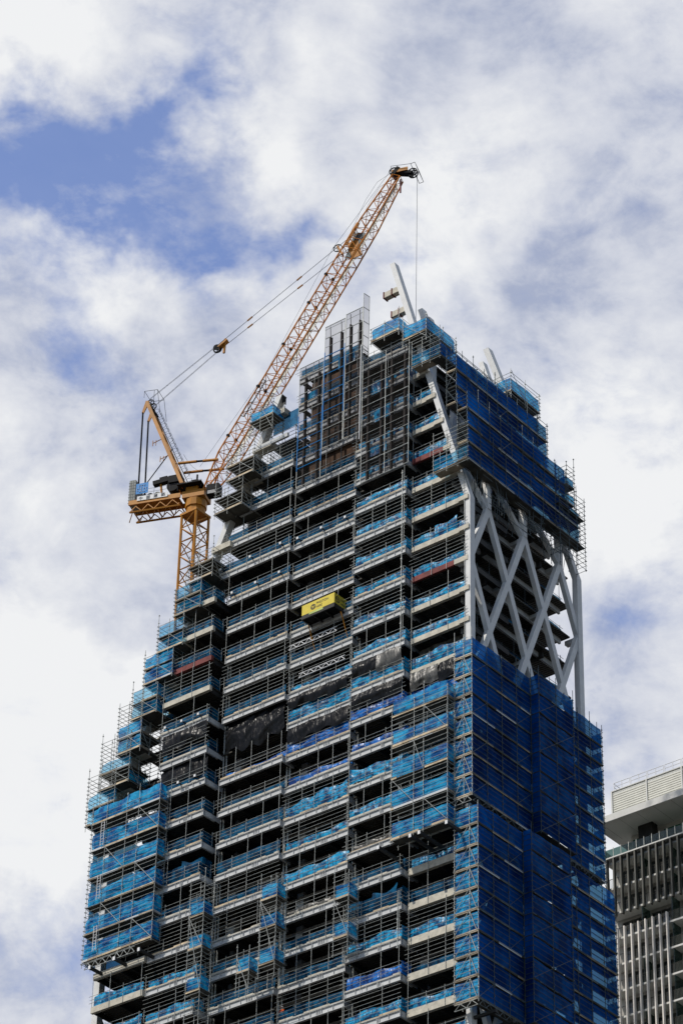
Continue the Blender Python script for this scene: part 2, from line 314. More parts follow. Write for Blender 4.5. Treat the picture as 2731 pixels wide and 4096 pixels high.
# precast / steel edge beams
for k in range(KTOP, KBOT+1):
    z = zk(k)
    for b in range(1, 7):
        q = bay(b, k)
        if not q: continue
        a, c, x = q
        if b == 1:
            red = k in (-2, 2); dd = .62 if k < 6 else .78
            w_ = MB()
            if red:
                w_.bar((x+.15, a+(1.6 if k > 0 else .8), z-dd/2), (x+.15, c, z-dd/2), .3, dd); w_.build('primed_edge_beam', M['rust'], tower)
                w_ = MB(); w_.bar((x+.15, a-.2, z-dd/2), (x+.15, a+(1.55 if k > 0 else .75), z-dd/2), .32, dd*.95); w_.build('precast_beam', M['precast'], tower)
            else:
                w_.box((x, a+1.0, z-dd), (x+.4, c, z)); w_.box((x-.1, a-.4, z-dd*.93), (x+.5, a+.85, z-.04)); w_.box((x-.02, a+.85, z-dd), (x+.42, a+1.0, z-.02))
                w_.build('precast_beam', M['precast'], tower)
        elif b == 5 and k in (0, 1, 2, 3):
            w_ = MB().box((x, a, z-.62), (x+.4, c, z)); w_.build('primed_edge_beam' if k == 2 else 'precast_beam', M['rust'] if k == 2 else M['precast'], tower)
        elif b == 6 and k >= 11:
            w_ = MB().box((x, a, z-.70), (x+.35, c, z)); w_.build('precast_beam', M['precast'], tower)
        else:
            w_ = MB(); dd = .66; zb = z-.14
            w_.box((x+.13, a, zb-dd+.051), (x+.16, c, zb-.051)); w_.box((x, a, zb-.05), (x+.30, c, zb)); w_.box((x-.0, a, zb-dd), (x+.30, c, zb-dd+.05))
            n = max(3, int((c-a)/1.35))
            for i in range(n+1):
                yy = lerp(a+.02, c-.04, i/n); w_.box((x+.02, yy, zb-dd+.052), (x+.128, yy+.03, zb-.052))
            for e_ in (.36, .385, .41):
                yy = lerp(a, c, e_); w_.box((x+.03, yy, zb-dd+.053), (x+.127, yy+.03, zb-.053))
            w_.box((x+.301, a-.02, zb-dd), (x+1.9, a+.16, zb-.0))
            if b in (2, 5): w_.box((x+.304, a-.05, zb-dd*.9), (x+2.6, a-.022, zb-.06))
            w_.build('steel_edge_beam', M['fascia'], tower)
            if b != 5 or k > 1:
                g = random.Random(k*13+b); t_ = MB(); y_ = a
                while y_ < c-.6:
                    l_ = g.uniform(.5, 2.0); hi = g.random() < .62
                    t_.box((x-(.02 if hi else .005), y_, z-.13), (x+.11, min(c, y_+l_+.001), z+(.06 if hi else -.04)))
                    y_ += l_
                if t_.v: t_.build('formwork_edge_strip', M['timber' if g.random() < .35 else 'precast'], tower)
# core and inner columns
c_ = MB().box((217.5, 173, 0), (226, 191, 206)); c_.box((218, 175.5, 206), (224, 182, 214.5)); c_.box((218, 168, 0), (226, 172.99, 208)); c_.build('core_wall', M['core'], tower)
MB().box((216, 191.01, 0), (229.5, 204.5, 166)).build('dark_backing_core', M['core'], tower); MB().box((222, 191.01, 166.01), (229.5, 199.5, 177)).build('dark_backing_core', M['core'], tower)  # added dark blocks behind the left bays, blocking the sky gaps
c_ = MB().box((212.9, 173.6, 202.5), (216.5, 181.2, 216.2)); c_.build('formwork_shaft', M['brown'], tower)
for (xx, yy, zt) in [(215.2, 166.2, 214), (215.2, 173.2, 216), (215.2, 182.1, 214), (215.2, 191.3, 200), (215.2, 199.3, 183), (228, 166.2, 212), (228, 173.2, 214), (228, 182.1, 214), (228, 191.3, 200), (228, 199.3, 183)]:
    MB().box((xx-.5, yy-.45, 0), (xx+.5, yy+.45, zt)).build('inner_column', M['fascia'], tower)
# under-slab service pipes
for k in range(5, KBOT):
    z = zk(k); MB().tube((214.6, 160, z-.95), (214.6, 206, z-.95), .17, 8).build('service_pipe', M['concrete'], tower)
# paired drop pipes in front of columns
for yy in (173.9, 182.9, 191.8):
    MB().tube((213.4, yy, 120), (213.4, yy, 184), .09, 6).build('riser_pipe', M['tube'], tower); MB().tube((213.4, yy+.4, 120), (213.4, yy+.4, 184), .09, 6).build('riser_pipe', M['tube'], tower)
# ---- white exoskeleton
CW, CD = .66, .80; NETB = []
def member(pts, wx=CD, wy=CW, name='brace', m_='white'):
    s = MB()
    P = []
    for p in pts: P.append(Vector(p))
    k = 0
    for i, p in enumerate(P):
        hx, hy = wx/2, wy/2
        s.v += [(p.x-hx, p.y-hy, p.z), (p.x+hx, p.y-hy, p.z), (p.x+hx, p.y+hy, p.z), (p.x-hx, p.y+hy, p.z)]
    s.f.append((3, 2, 1, 0)); n = len(P)
    for i in range(n-1):
        a = i*4
        for j in range(4): s.f.append((a+j, a+(j+1) % 4, a+4+(j+1) % 4, a+4+j))
    s.f.append(tuple((n-1)*4+j for j in range(4)))
    return s.build(name, M[m_], tower)
ycl = Y0+CW/2
def Lp(x, z): return (x, ylean(z)+CW/2, z)
member([Lp(X0+CD/2, 0), Lp(X0+CD/2, 190.6), Lp(X0+CD/2, 222.0)], name='corner_column')
# top piece with an open end
def opentip(x, z0, z1, name='column_tip'):
    s = MB(); y0_, y1_ = ylean(z0), ylean(z1); n = 4
    def ring(y, z, o): return [(x-CD/2+o, y+o, z), (x+CD/2-o, y+o, z), (x+CD/2-o, y+CW-o, z), (x-CD/2+o, y+CW-o, z)]
    # cut the end on a slope so the hollow shows
    V = ring(y0_, z0, 0)+ring(y1_, z1, 0)+ring(y1_, z1, .09)+ring(y1_-.3, z1-1.4, .09)
    s.v = V
    s.f = [(j, (j+1) % 4, 4+(j+1) % 4, 4+j) for j in range(4)]+[(4+j, 4+(j+1) % 4, 8+(j+1) % 4, 8+j) for j in range(4)]+[(8+j, 8+(j+1) % 4, 12+(j+1) % 4, 12+j) for j in range(4)]
    o = s.build(name, M['white'], tower)
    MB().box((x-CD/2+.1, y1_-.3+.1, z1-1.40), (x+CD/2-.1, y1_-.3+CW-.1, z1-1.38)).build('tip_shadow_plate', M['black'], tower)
    return o
opentip(X0+CD/2, 222.0, 227.3)
member([Lp(XB, 0), Lp(XB, 190.6), Lp(XB, 210)], name='corner_column')
def fin(x0, z0, x1, z1):      # a column top that also leans along the face
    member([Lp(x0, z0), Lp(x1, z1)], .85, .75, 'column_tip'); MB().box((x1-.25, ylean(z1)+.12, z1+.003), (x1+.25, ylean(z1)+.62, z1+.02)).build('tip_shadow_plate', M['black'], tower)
fin(230.4, 214, 229.3, 225.4)
# diagrid on the shaded face : zigzags in the (leaning) plane, thinner than the columns
DW, DY = .76, .52
HX = (XB-X0-.4)/6
def node(i, j): return (X0+.4+HX*i, zk(2*j))            # i = 0..6 across, j counts double floors down from the bend
def dg(i0, j0, i1, j1):
    (xa, za), (xb, zb) = node(i0, j0), node(i1, j1); pa, pb = Lp(xa, za), Lp(xb, zb); q = .06 if (zb-za)*(xb-xa) > 0 else .068
    member([(pa[0], pa[1]+q, pa[2]), (pb[0], pb[1]+q, pb[2])] if za < zb else [(pb[0], pb[1]+q, pb[2]), (pa[0], pa[1]+q, pa[2])], DW, DY, 'brace')
for j in range(-2, 8):
    for i in range(6):
        # node parity: i odd at even j ; i even at odd j
        if j % 2 == 0: dg(i, j+1, i+1, j) if i % 2 == 0 else dg(i, j, i+1, j+1)
        else: dg(i, j, i+1, j+1) if i % 2 == 0 else dg(i, j+1, i+1, j)
# above the bend: upright stubs at the odd nodes
for i in (1, 3, 5):
    x_, z_ = node(i, 0); member([Lp(x_, z_), (x_, Y0+CW/2+.3, z_+5)], .55, .55, 'upright_post')
# leaning tops sticking out over the scaffold
for (i, zt) in ((1, 222.0), (1.35, 221.4), (4.45, 221.2)):
    xx = X0+.4+HX*i; member([Lp(xx-.2, 216.5), Lp(xx, zt-2.5)], .85, .7, 'brace'); opentip(xx, zt-2.5, zt)
for (i, zt) in ((1.9, 218.0), (2.5, 217.6), (3.2, 217.4), (4.2, 218.6), (5.3, 219)):
    xx = X0+.4+HX*i; member([Lp(xx-.6, 214.6), Lp(xx, zt)], .6, .6, 'brace')
    MB().box((xx-.5, ylean(zt)-.05, zt-.9), (xx+.3, ylean(zt)+.7, zt-.65)).build('splice_plate', M['rust'], tower)
# box stubs with red collars beside the tall corner tip
for (z_, L_) in ((223.3, 2.1), (220.0, 1.9)):
    y_ = ylean(z_)+.5; MB().box((X0+.1, y_-.35, z_-.4), (X0+.75, y_+L_, z_+.35)).build('beam_stub', M['precast'], tower)
    for dy in (L_*.45, L_-.02): MB().box((X0+.03, y_+dy, z_-.47), (X0+.82, y_+dy+.14, z_+.42)).build('collar', M['rust'], tower)
# floor edge beams seen through the diagrid, with short brackets to the nodes
for k in range(-1, 9):
    z = zk(k); y_ = ylean(z)+1.9
    MB().box((X0+1.2, y_, z-.75), (XB-1, y_+.25, z-.05)).build('inner_edge_beam', M['fascia'], tower)
    if k % 2 == 0:
        for i in ((1, 3, 5) if (k//2) % 2 == 0 else (0, 2, 4, 6)):
            xx, _ = node(i, k//2); MB().box((xx-.3, ylean(z)+CW, z-.6), (xx+.3, y_, z-.1)).build('node_bracket', M['fascia'], tower)
for k in range(1, 6):
    z = zk(k); y_ = Y0+1.75; s = MB()
    for h in (.38, .76, 1.18): s.tube((X0+1.2, y_, z+h), (XB-.8, y_, z+h), .025)
    for x_ in [X0+1.4+2.1*i for i in range(9)]: s.tube((x_, y_, z), (x_, y_, z+(1.4 if (int(x_)+k) % 3 else 2.9)), .028)
    tag(s.build('guardrail', M['tubedark'], loc=(222, y_, z)), 'tube guardrail behind the white crossed bracing, %s' % floor_txt(k), 'guardrail', 'guardrails behind the white bracing')
    NETB.append((k, z, y_))
# left side: inclined columns and cross bracing (seen in the gaps at the stepped edge)
def Ls(x, z): return (x, yin(z)-.4, z)
member([Ls(X0+.4, 0), Ls(X0+.4, 169.5), Ls(X0+.4, 213.0)], .85, .8, 'corner_column')
s_ = member([Ls(X0+.4, 213.0), Ls(X0+.4, 216.0)], .85, .8, 'column_tip')
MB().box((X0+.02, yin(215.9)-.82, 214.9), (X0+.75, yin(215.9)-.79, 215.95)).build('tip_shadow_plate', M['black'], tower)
member([Ls(XB, 0), Ls(XB, 169.5), Ls(XB, 205)], .8, .7, 'corner_column')
for j in range(-5, 7):
    za, zb = zk(2*j), zk(2*j+2)
    if za > 212: continue
    for i in range(2):
        xa, xb = X0+.4+i*6.4, X0+.4+(i+1)*6.4
        a, b = (xa, xb) if (i+j) % 2 == 0 else (xb, xa)
        member([Ls(b, zb), Ls(a, za)], .6, .6, 'side_brace', 'precast')
for k in range(-6, 7):
    z = zk(k); y_ = yin(z)
    if k >= -6: MB().box((X0-.35, y_-2.6, z-.75), (X0+.75, y_+.1, z-.05)).build('node_stub', M['precast'], tower)
MB().box((X0-.4, 183.5, zk(-5)-.6), (X0-.1, 188.5, zk(-5)-.1)).build('girder', M['fascia'], tower)

# ------------------------------------------------------------------ guardrails and tarps on the sunlit face
RAIL_G = 'tube guardrails along the open floor edges'; TARP_G = 'sheets hung behind the floor guardrails'
dark_bays = lambda b, k: (b in (3, 4, 5) and k <= 3) or (b == 5 and k <= 10)
def rail_set(b, k, a, c, x):
    z = zk(k); g = random.Random(100*b+k); s = MB(); xe = x-.06; n = max(2, round((c-a)/2.15)); n2 = 2 if b in (2, 5) else 1
    full = g.random() < (.26 if k > -2 else .12)
    for i in range(n+1):
        yy = lerp(a+.15, c-.15, i/n)+(g.uniform(-.3, .3) if 0 < i < n else 0)
        tall = g.random() < .5
        s.tube((xe, yy, z-(.0 if g.random() < .6 else .75)), (xe, yy, z+(g.uniform(2.7, 3.4) if tall else g.uniform(1.2, 1.5))), .029)
    for h in (.38, .76, 1.18): s.tube((xe-.05, a-.35*g.random(), z+h), (xe-.05, c+.5*g.random(), z+h+g.uniform(-.03, .03)), .025)
    if full:
        for h in (1.62, 2.08, 2.55): s.tube((xe-.05, a-.4*g.random(), z+h), (xe-.05, c+.3*g.random(), z+h), .022)
    # short return on the right-hand side
    if b in (2, 5, 3):
        for h in (.38, .76, 1.18): s.tube((xe, a-.02, z+h), (x+1.7, a-.02, z+h), .028)
        s.tube((x+1.6, a-.02, z), (x+1.6, a-.02, z+1.6), .03)
    o = s.build('guardrail', M['tube'], loc=(x, (a+c)/2, z))
    tag(o, 'grey tube guardrail, %s, %s' % (floor_txt(k), BAYTXT[b]), 'guardrail', RAIL_G)
TSTYLE = {}
for k in range(-7, 18):
    for b in range(1, 7): TSTYLE[b, k] = ('tarpdeep', .30, 1.25)     # material, setback, height
for k in range(-5, 18): TSTYLE[1, k] = ('tarp', .30, 1.25); TSTYLE[2, k] = ('tarp', .30, 1.3)
for b, k, st in [(2, 5, ('tarp', .1, 1.6)), (3, 4, ('tarp', .4, 1.0)), (3, 5, ('tarp', .1, 2.0)), (3, 6, ('tarproyal', .05, 1.5)), (3, 7, ('tarproyal', .5, 1.2)), (3, 8, ('tarp', .25, 1.9)),
                 (3, 9, ('tarp', .35, 1.2)), (3, 10, ('tarp', .3, 1.6)), (3, 11, None), (3, 12, ('tarpdeep', .5, 1.3)), (2, 6, ('tarproyal', .02, 1.3)), (2, 7, ('tarproyal', .4, 1.2)), (2, 8, ('tarp', .1, 1.9)),
                 (2, 9, ('tarp', .2, 1.4)), (1, 6, ('tarproyal', .05, 1.3)), (1, 5, ('tarp', .15, 1.7)), (4, 5, None), (4, 9, ('tarpdeep', .3, 1.6)), (4, 8, ('tarpdeep', .6, 1.7)), (5, 9, ('tarpdeep', .4, 2.0)),
                 (4, 12, ('tarpdeep', .5, 1.3)), (5, 10, ('tarpdeep', .6, 1.4)), (5, 12, ('tarp', .35, 1.2)), (5, 13, ('tarp', .3, 1.2)), (6, 12, ('tarp', .2, 1.4)), (6, 13, ('tarp', .2, 1.2)),
                 (6, 11, None), (5, 11, None), (4, 11, None), (2, 11, ('tarpdeep', .7, 1.3)), (2, 10, None), (1, 10, None), (4, 10, ('tarpdeep', .9, 1.3)),
                 (1, 11, ('tarp', .35, 1.2)), (1, 12, ('tarpdeep', .4, 1.4)), (1, 13, ('tarp', .3, 1.4)), (1, 14, ('tarpdeep', .9, 1.2)), (2, 12, ('tarpdeep', .25, 1.9)), (2, 13, ('tarp', .3, 1.4)), (2, 14, ('tarproyal', .3, 1.4)),
                 (3, 13, ('tarpdeep', .3, 1.3)), (4, 6, ('tarproyal', .9, 1.1)), (4, 7, ('tarpdeep', .8, 1.2)), (5, 5, ('tarpdeep', .5, 1.1)), (5, 6, ('tarpdeep', .5, 1.1))]:
    TSTYLE[b, k] = st
CN = {'tarp': 'wrinkled bright blue tarp', 'tarpdeep': 'dark blue mesh sheet', 'tarproyal': 'crumpled royal blue tarp'}
for k in range(KTOP, KBOT+1):
    for b in range(1, 7):
        q = bay(b, k)
        if not q: continue
        a, c, x = q
        if b == 6 and k < 12: continue
        rail_set(b, k, a, c, x)
        st = TSTYLE.get((b, k))
        if not st: continue
        m_, sb_, h_ = st; g = random.Random(7*b+31*k); z = zk(k); full = m_ == 'tarpdeep'
        o = cloth((x+sb_, a+.1, z+.03), (0, c-a-.2, 0), (0, 0, h_), .05 if full else .15, 50*b+k, .04, .26, g.choice((.2, 1.2, -.5)), .15 if full else .35, 0 if full else .12, nrm=(-1, 0, 0))
        if b in (2, 5):     # the sheet turns the corner at the right-hand end
            o.grid([[(x+sb_+u*1.5/5, a+.08+.05*math.sin(u*2+k), z+.03+v*h_/4) for v in range(5)] for u in range(6)])
        ob = o.build('tarp', M[m_], loc=(x+sb_, (a+c)/2, z), smooth=True)
        tag(ob, '%s, %s, %s' % (CN[m_], floor_txt(k), BAYTXT[b]), 'tarp', TARP_G)
for (k, z, y_) in NETB:
    ob = cloth((X0+1.3, y_+.12, z+.03), (XB-X0-2.2, 0, 0), (0, 0, 1.2), .06, 300+k, .04, .4, .3, .2, 0, nrm=(0, -1, 0)).build('tarp', M['tarpdeep'], loc=(222, y_, z), smooth=True)
    tag(ob, 'dark blue mesh sheet behind the white crossed bracing, %s' % floor_txt(k), 'tarp', 'sheets behind the white bracing')
# taller rolls of sheet hung from the slab above
for (b, k, y0_, y1_, h_, m_) in [(1, -1, 159.6, 162.5, 1.9, 'tarp'), (1, 1, 160.2, 163.2, 2.0, 'tarp'), (3, 8, 174.5, 179, 2.6, 'tarp'), (5, 9, 192.6, 195, 2.9, 'tarpdeep'), (2, 12, 167, 170, 2.8, 'tarpdeep')]:
    x = BAYS[b][2]; z = zk(k); ob = cloth((x+.12, y0_, z+.05), (0, y1_-y0_, 0), (0, 0, h_), .16, b*k+5, .1, .25, 1.0, .5, 0, (-1, 0, 0)).build('tarp', M[m_], loc=(x, y0_, z), smooth=True)
    tag(ob, 'tall blue sheet, %s, %s' % (floor_txt(k), BAYTXT[b]), 'tarp', TARP_G)
# black and grey plastic curtains
for (y0_, y1_, x, zt, zb, m_, lab, sg) in [
    (183.2, 191.2, 212.6, zk(4)-.85, zk(5)-1.2, 'blacktarp', 'huge glossy black sheet hanging under the fourth floor below the column bend, fourth bay', .5),
    (174.6, 182.5, 212.3, zk(4)-.8, zk(5)+1.3, 'blacktarp', 'black sheet bunched above a blue tarp, third bay, fourth floor down', .3),
    (174.3, 182.5, 212.3, zk(5)-.8, zk(6)+.9, 'blacktarp', 'ragged black sheet between two blue tarps, third bay, fifth floor down', .3),
    (166.6, 169.8, 211.15, zk(4)-.8, zk(5)+.7, 'greytarp', 'grey dusty sheet hanging open in the second bay, fourth floor down', .45),
    (169.9, 173.0, 211.15, zk(4)-.8, zk(5)+.7, 'blacktarp', 'black sheet beside a grey one in the second bay, fourth floor down', .45),
    (166.5, 173.0, 211.15, zk(5)-.8, zk(6)+.9, 'blacktarp', 'crumpled black sheet in the second bay, fifth floor down', .35),
    (159.6, 162.4, 211.8, zk(5)-.5, zk(6)+.9, 'blacktarp', 'black sheet slung beside the netted corner, fifth floor down', .35),
    (162.4, 165.9, 211.8, zk(5)-.5, zk(6)+.9, 'greytarp', 'dusty grey sheet slung in the first bay, fifth floor down', .35),
    (159.3, 166.0, 213.4, zk(4)-.7, zk(5)+.6, 'greytarp', 'flat grey sheet behind the guardrail beside the column, fourth floor down', .1),
    (192.3, 198.6, 210.6, zk(4)-.6, zk(5)+.8, 'blacktarp', 'shiny black sheet in the fifth bay, fourth floor down', .25),
    (192.3, 199.0, 211.0, zk(5)-.9, zk(6)+.7, 'blacktarp', 'matt black sheet behind rails in the fifth bay, fifth floor down', .1),
    (199.3, 201.5, 212.2, zk(5)-.7, zk(6)+.5, 'blacktarp', 'short black curtain left of the fifth bay under a cream beam', .1)]:
    g = int(y0_*10+zt)
    ob = cloth((x, y0_, zb), (0, y1_-y0_, 0), (0, 0, zt-zb), .15, g, sg*.45, .2, 1.1, 0, .3, (-1, 0, 0)).build('plastic_sheet', M[m_], loc=(x, (y0_+y1_)/2, zt), smooth=True)
    tag(ob, lab, 'plastic sheet', 'black and grey sheets hung on the sunlit face')
for (b, k) in ((3, 11), (2, 10)):
    a, c, x = bay(b, k); ob = cloth((x+.25, a+1.5, zk(k)+.02), (0, c-a-2.2, 0), (0, 0, .7), .2, b+k, .05, .25, .3, .3, 0, (-1, 0, 0)).build('plastic_sheet', M['greytarp'], loc=(x, a, zk(k)), smooth=True)
    tag(ob, 'low heap of grey sheeting, %s, %s' % (floor_txt(k), BAYTXT[b]), 'plastic sheet', 'black and grey sheets hung on the sunlit face')

# ------------------------------------------------------------------ scaffolds
TR = .032
def scaffold(name, label, xs, ys, z0, z1, decks, rail=.5, front=True, right=True, left=False, back=True, nets=(), brace=True, group='scaffold lifts round the tower', tubem='tube', netm='net', nh=1.9, seed=0, deckm='deckmat', toe=True, netamp=.08):
    """xs from the sunlit side inwards, ys from the shaded side outwards; nets: set of 'f' (sunlit side), 'r' (shaded side), 'l' (far left side)"""
    root = thing(name, (xs[0], ys[0], z0), label, 'scaffold', group); g = random.Random(seed); tm = M[tubem]
    perim = [(x, y) for x in xs for y in ys if x in (xs[0], xs[-1]) or y in (ys[0], ys[-1])]
    if len(xs)*len(ys) <= 14: perim = [(x, y) for x in xs for y in ys]
    for (x, y) in perim:
        zt = z1+g.choice((0, .3, .9, 1.4)); s = MB().tube((x, y, z0-g.uniform(.1, .6)), (x, y, zt), TR)
        z_ = z0
        while z_ < zt: s.box((x-.06, y-.06, z_-.05), (x+.06, y+.06, z_+.05)); z_ += rail*2
        s.build('standard', tm, root)
    # ledgers: one mesh per lift
    z_ = z0; lev = []
    while z_ <= z1+.01: lev.append(z_); z_ += rail
    per = max(1, int(round(2.0/rail)))
    for i in range(0, len(lev), per):
        s = MB()
        for z_ in lev[i:i+per]:
            if front: s.tube((xs[0]-.05, ys[0]-.15, z_), (xs[0]-.05, ys[-1]+.15, z_), TR*.9)
            if right: s.tube((xs[0]-.15, ys[0]-.05, z_+.04), (xs[-1]+.15, ys[0]-.05, z_+.04), TR*.9)
            if left: s.tube((xs[0]-.15, ys[-1]+.05, z_+.04), (xs[-1]+.15, ys[-1]+.05, z_+.04), TR*.9)
            if back: s.tube((xs[-1], ys[0], z_), (xs[-1], ys[-1], z_), TR*.9)
        s.build('ledger', tm, root)
    for z_ in decks:
        s = MB(); s.box((xs[0]+.02, ys[0]+.03, z_-.06), (xs[-1]-.02, ys[-1]-.03, z_))
        for yy in ys: s.tube((xs[0], yy, z_-.12), (xs[-1], yy, z_-.12), .04)
        s.build('deck', M[deckm], root)
        if toe:
            s = MB(); bs = []
            if front:
                y_ = ys[0]
                while y_ < ys[-1]-.3:
                    l_ = g.uniform(1.5, 3.5)
                    if g.random() < .85: MB().box((xs[0]-.03, y_, z_-.10), (xs[0], min(ys[-1], y_+l_), z_+.14)).build('toe_board', M[g.choice(('plank', 'timber', 'plank', 'fascia'))], root)
                    y_ += l_+.02
            if right:
                x_ = xs[0]+.05
                while x_ < xs[-1]-.3:
                    l_ = g.uniform(1.5, 4)
                    if g.random() < .8: MB().box((x_, ys[0]-.03, z_-.10), (min(xs[-1], x_+l_), ys[0], z_+.14)).build('toe_board', M[g.choice(('plank', 'deckmat', 'plank', 'fascia'))], root)
                    x_ += l_+.02
        for sd_ in nets:
            sx = .09
            if len(decks) > 1 and g.random() < .12 and name != 'wall_scaffold' and name != 'face_scaffold': continue
            if sd_ == 'f': c_ = cloth((xs[0]+sx, ys[0]+.05, z_+.05), (0, ys[-1]-ys[0]-.1, 0), (0, 0, nh), netamp, seed+int(z_*10), .05, .33, 1.2, .18, .05, (-1, 0, 0))
            elif sd_ == 'r': c_ = cloth((xs[0]+.05, ys[0]+sx, z_+.05), (xs[-1]-xs[0]-.1, 0, 0), (0, 0, nh), netamp, seed+int(z_*7), .05, .4, 1.2, .12, .03, (0, -1, 0))
            elif sd_ == 'l': c_ = cloth((xs[0]+.05, ys[-1]-sx, z_+.05), (xs[-1]-xs[0]-.1, 0, 0), (0, 0, nh), netamp, seed+int(z_*9), .05, .4, 1.2, .12, .03, (0, 1, 0))
            c_.build('netting', M[netm], root, smooth=True)
    if brace:
        dz = decks if len(decks) > 1 else [z0, z1]
        for i in range(len(dz)-1):
            s = MB()
            if front:
                j = (i*2) % max(1, len(ys)-1); ya, yb = ys[j], ys[j+1]
                if len(ys) > 3 or i % 2 == 0: s.tube((xs[0]-.1, ya, dz[i]), (xs[0]-.1, yb, dz[i+1]), TR)
                else: s.tube((xs[0]-.1, yb, dz[i]), (xs[0]-.1, ya, dz[i+1]), TR)
            if right and len(xs) > 2:
                for j in range(i % 2, len(xs)-1, 3):
                    if (i+j) % 2: s.tube((xs[j], ys[0]-.1, dz[i]), (xs[j+1], ys[0]-.1, dz[i+1]), TR*.9)
                    else: s.tube((xs[j+1], ys[0]-.1, dz[i]), (xs[j], ys[0]-.1, dz[i+1]), TR*.9)
            if s.v: s.build('brace', tm, root)
    return root
def fr(a, b, n): return [lerp(a, b, i/n) for i in range(n+1)]
def ladder(root, x, y, z0, z1):
    s = MB(); s.tube((x, y-.22, z0), (x, y-.22, z1), .035); s.tube((x, y+.22, z0), (x, y+.22, z1), .035); z = z0+.2
    while z < z1: s.tube((x, y-.22, z), (x, y+.22, z), .028); z += .33
    s.build('ladder', M['white2'], root)
def truss(root, a, b, h, m_='tube', r=.04, n=8):
    a = Vector(a); b = Vector(b); s = MB(); H = Vector((0, 0, h)); s.tube(a, b, r); s.tube(a+H, b+H, r)
    for i in range(n):
        p = a.lerp(b, i/n); q = a.lerp(b, (i+1)/n); s.tube(p+(H if i % 2 else Vector()), q+(Vector() if i % 2 else H), r*.85)
    s.build('lattice_beam', M[m_], root)

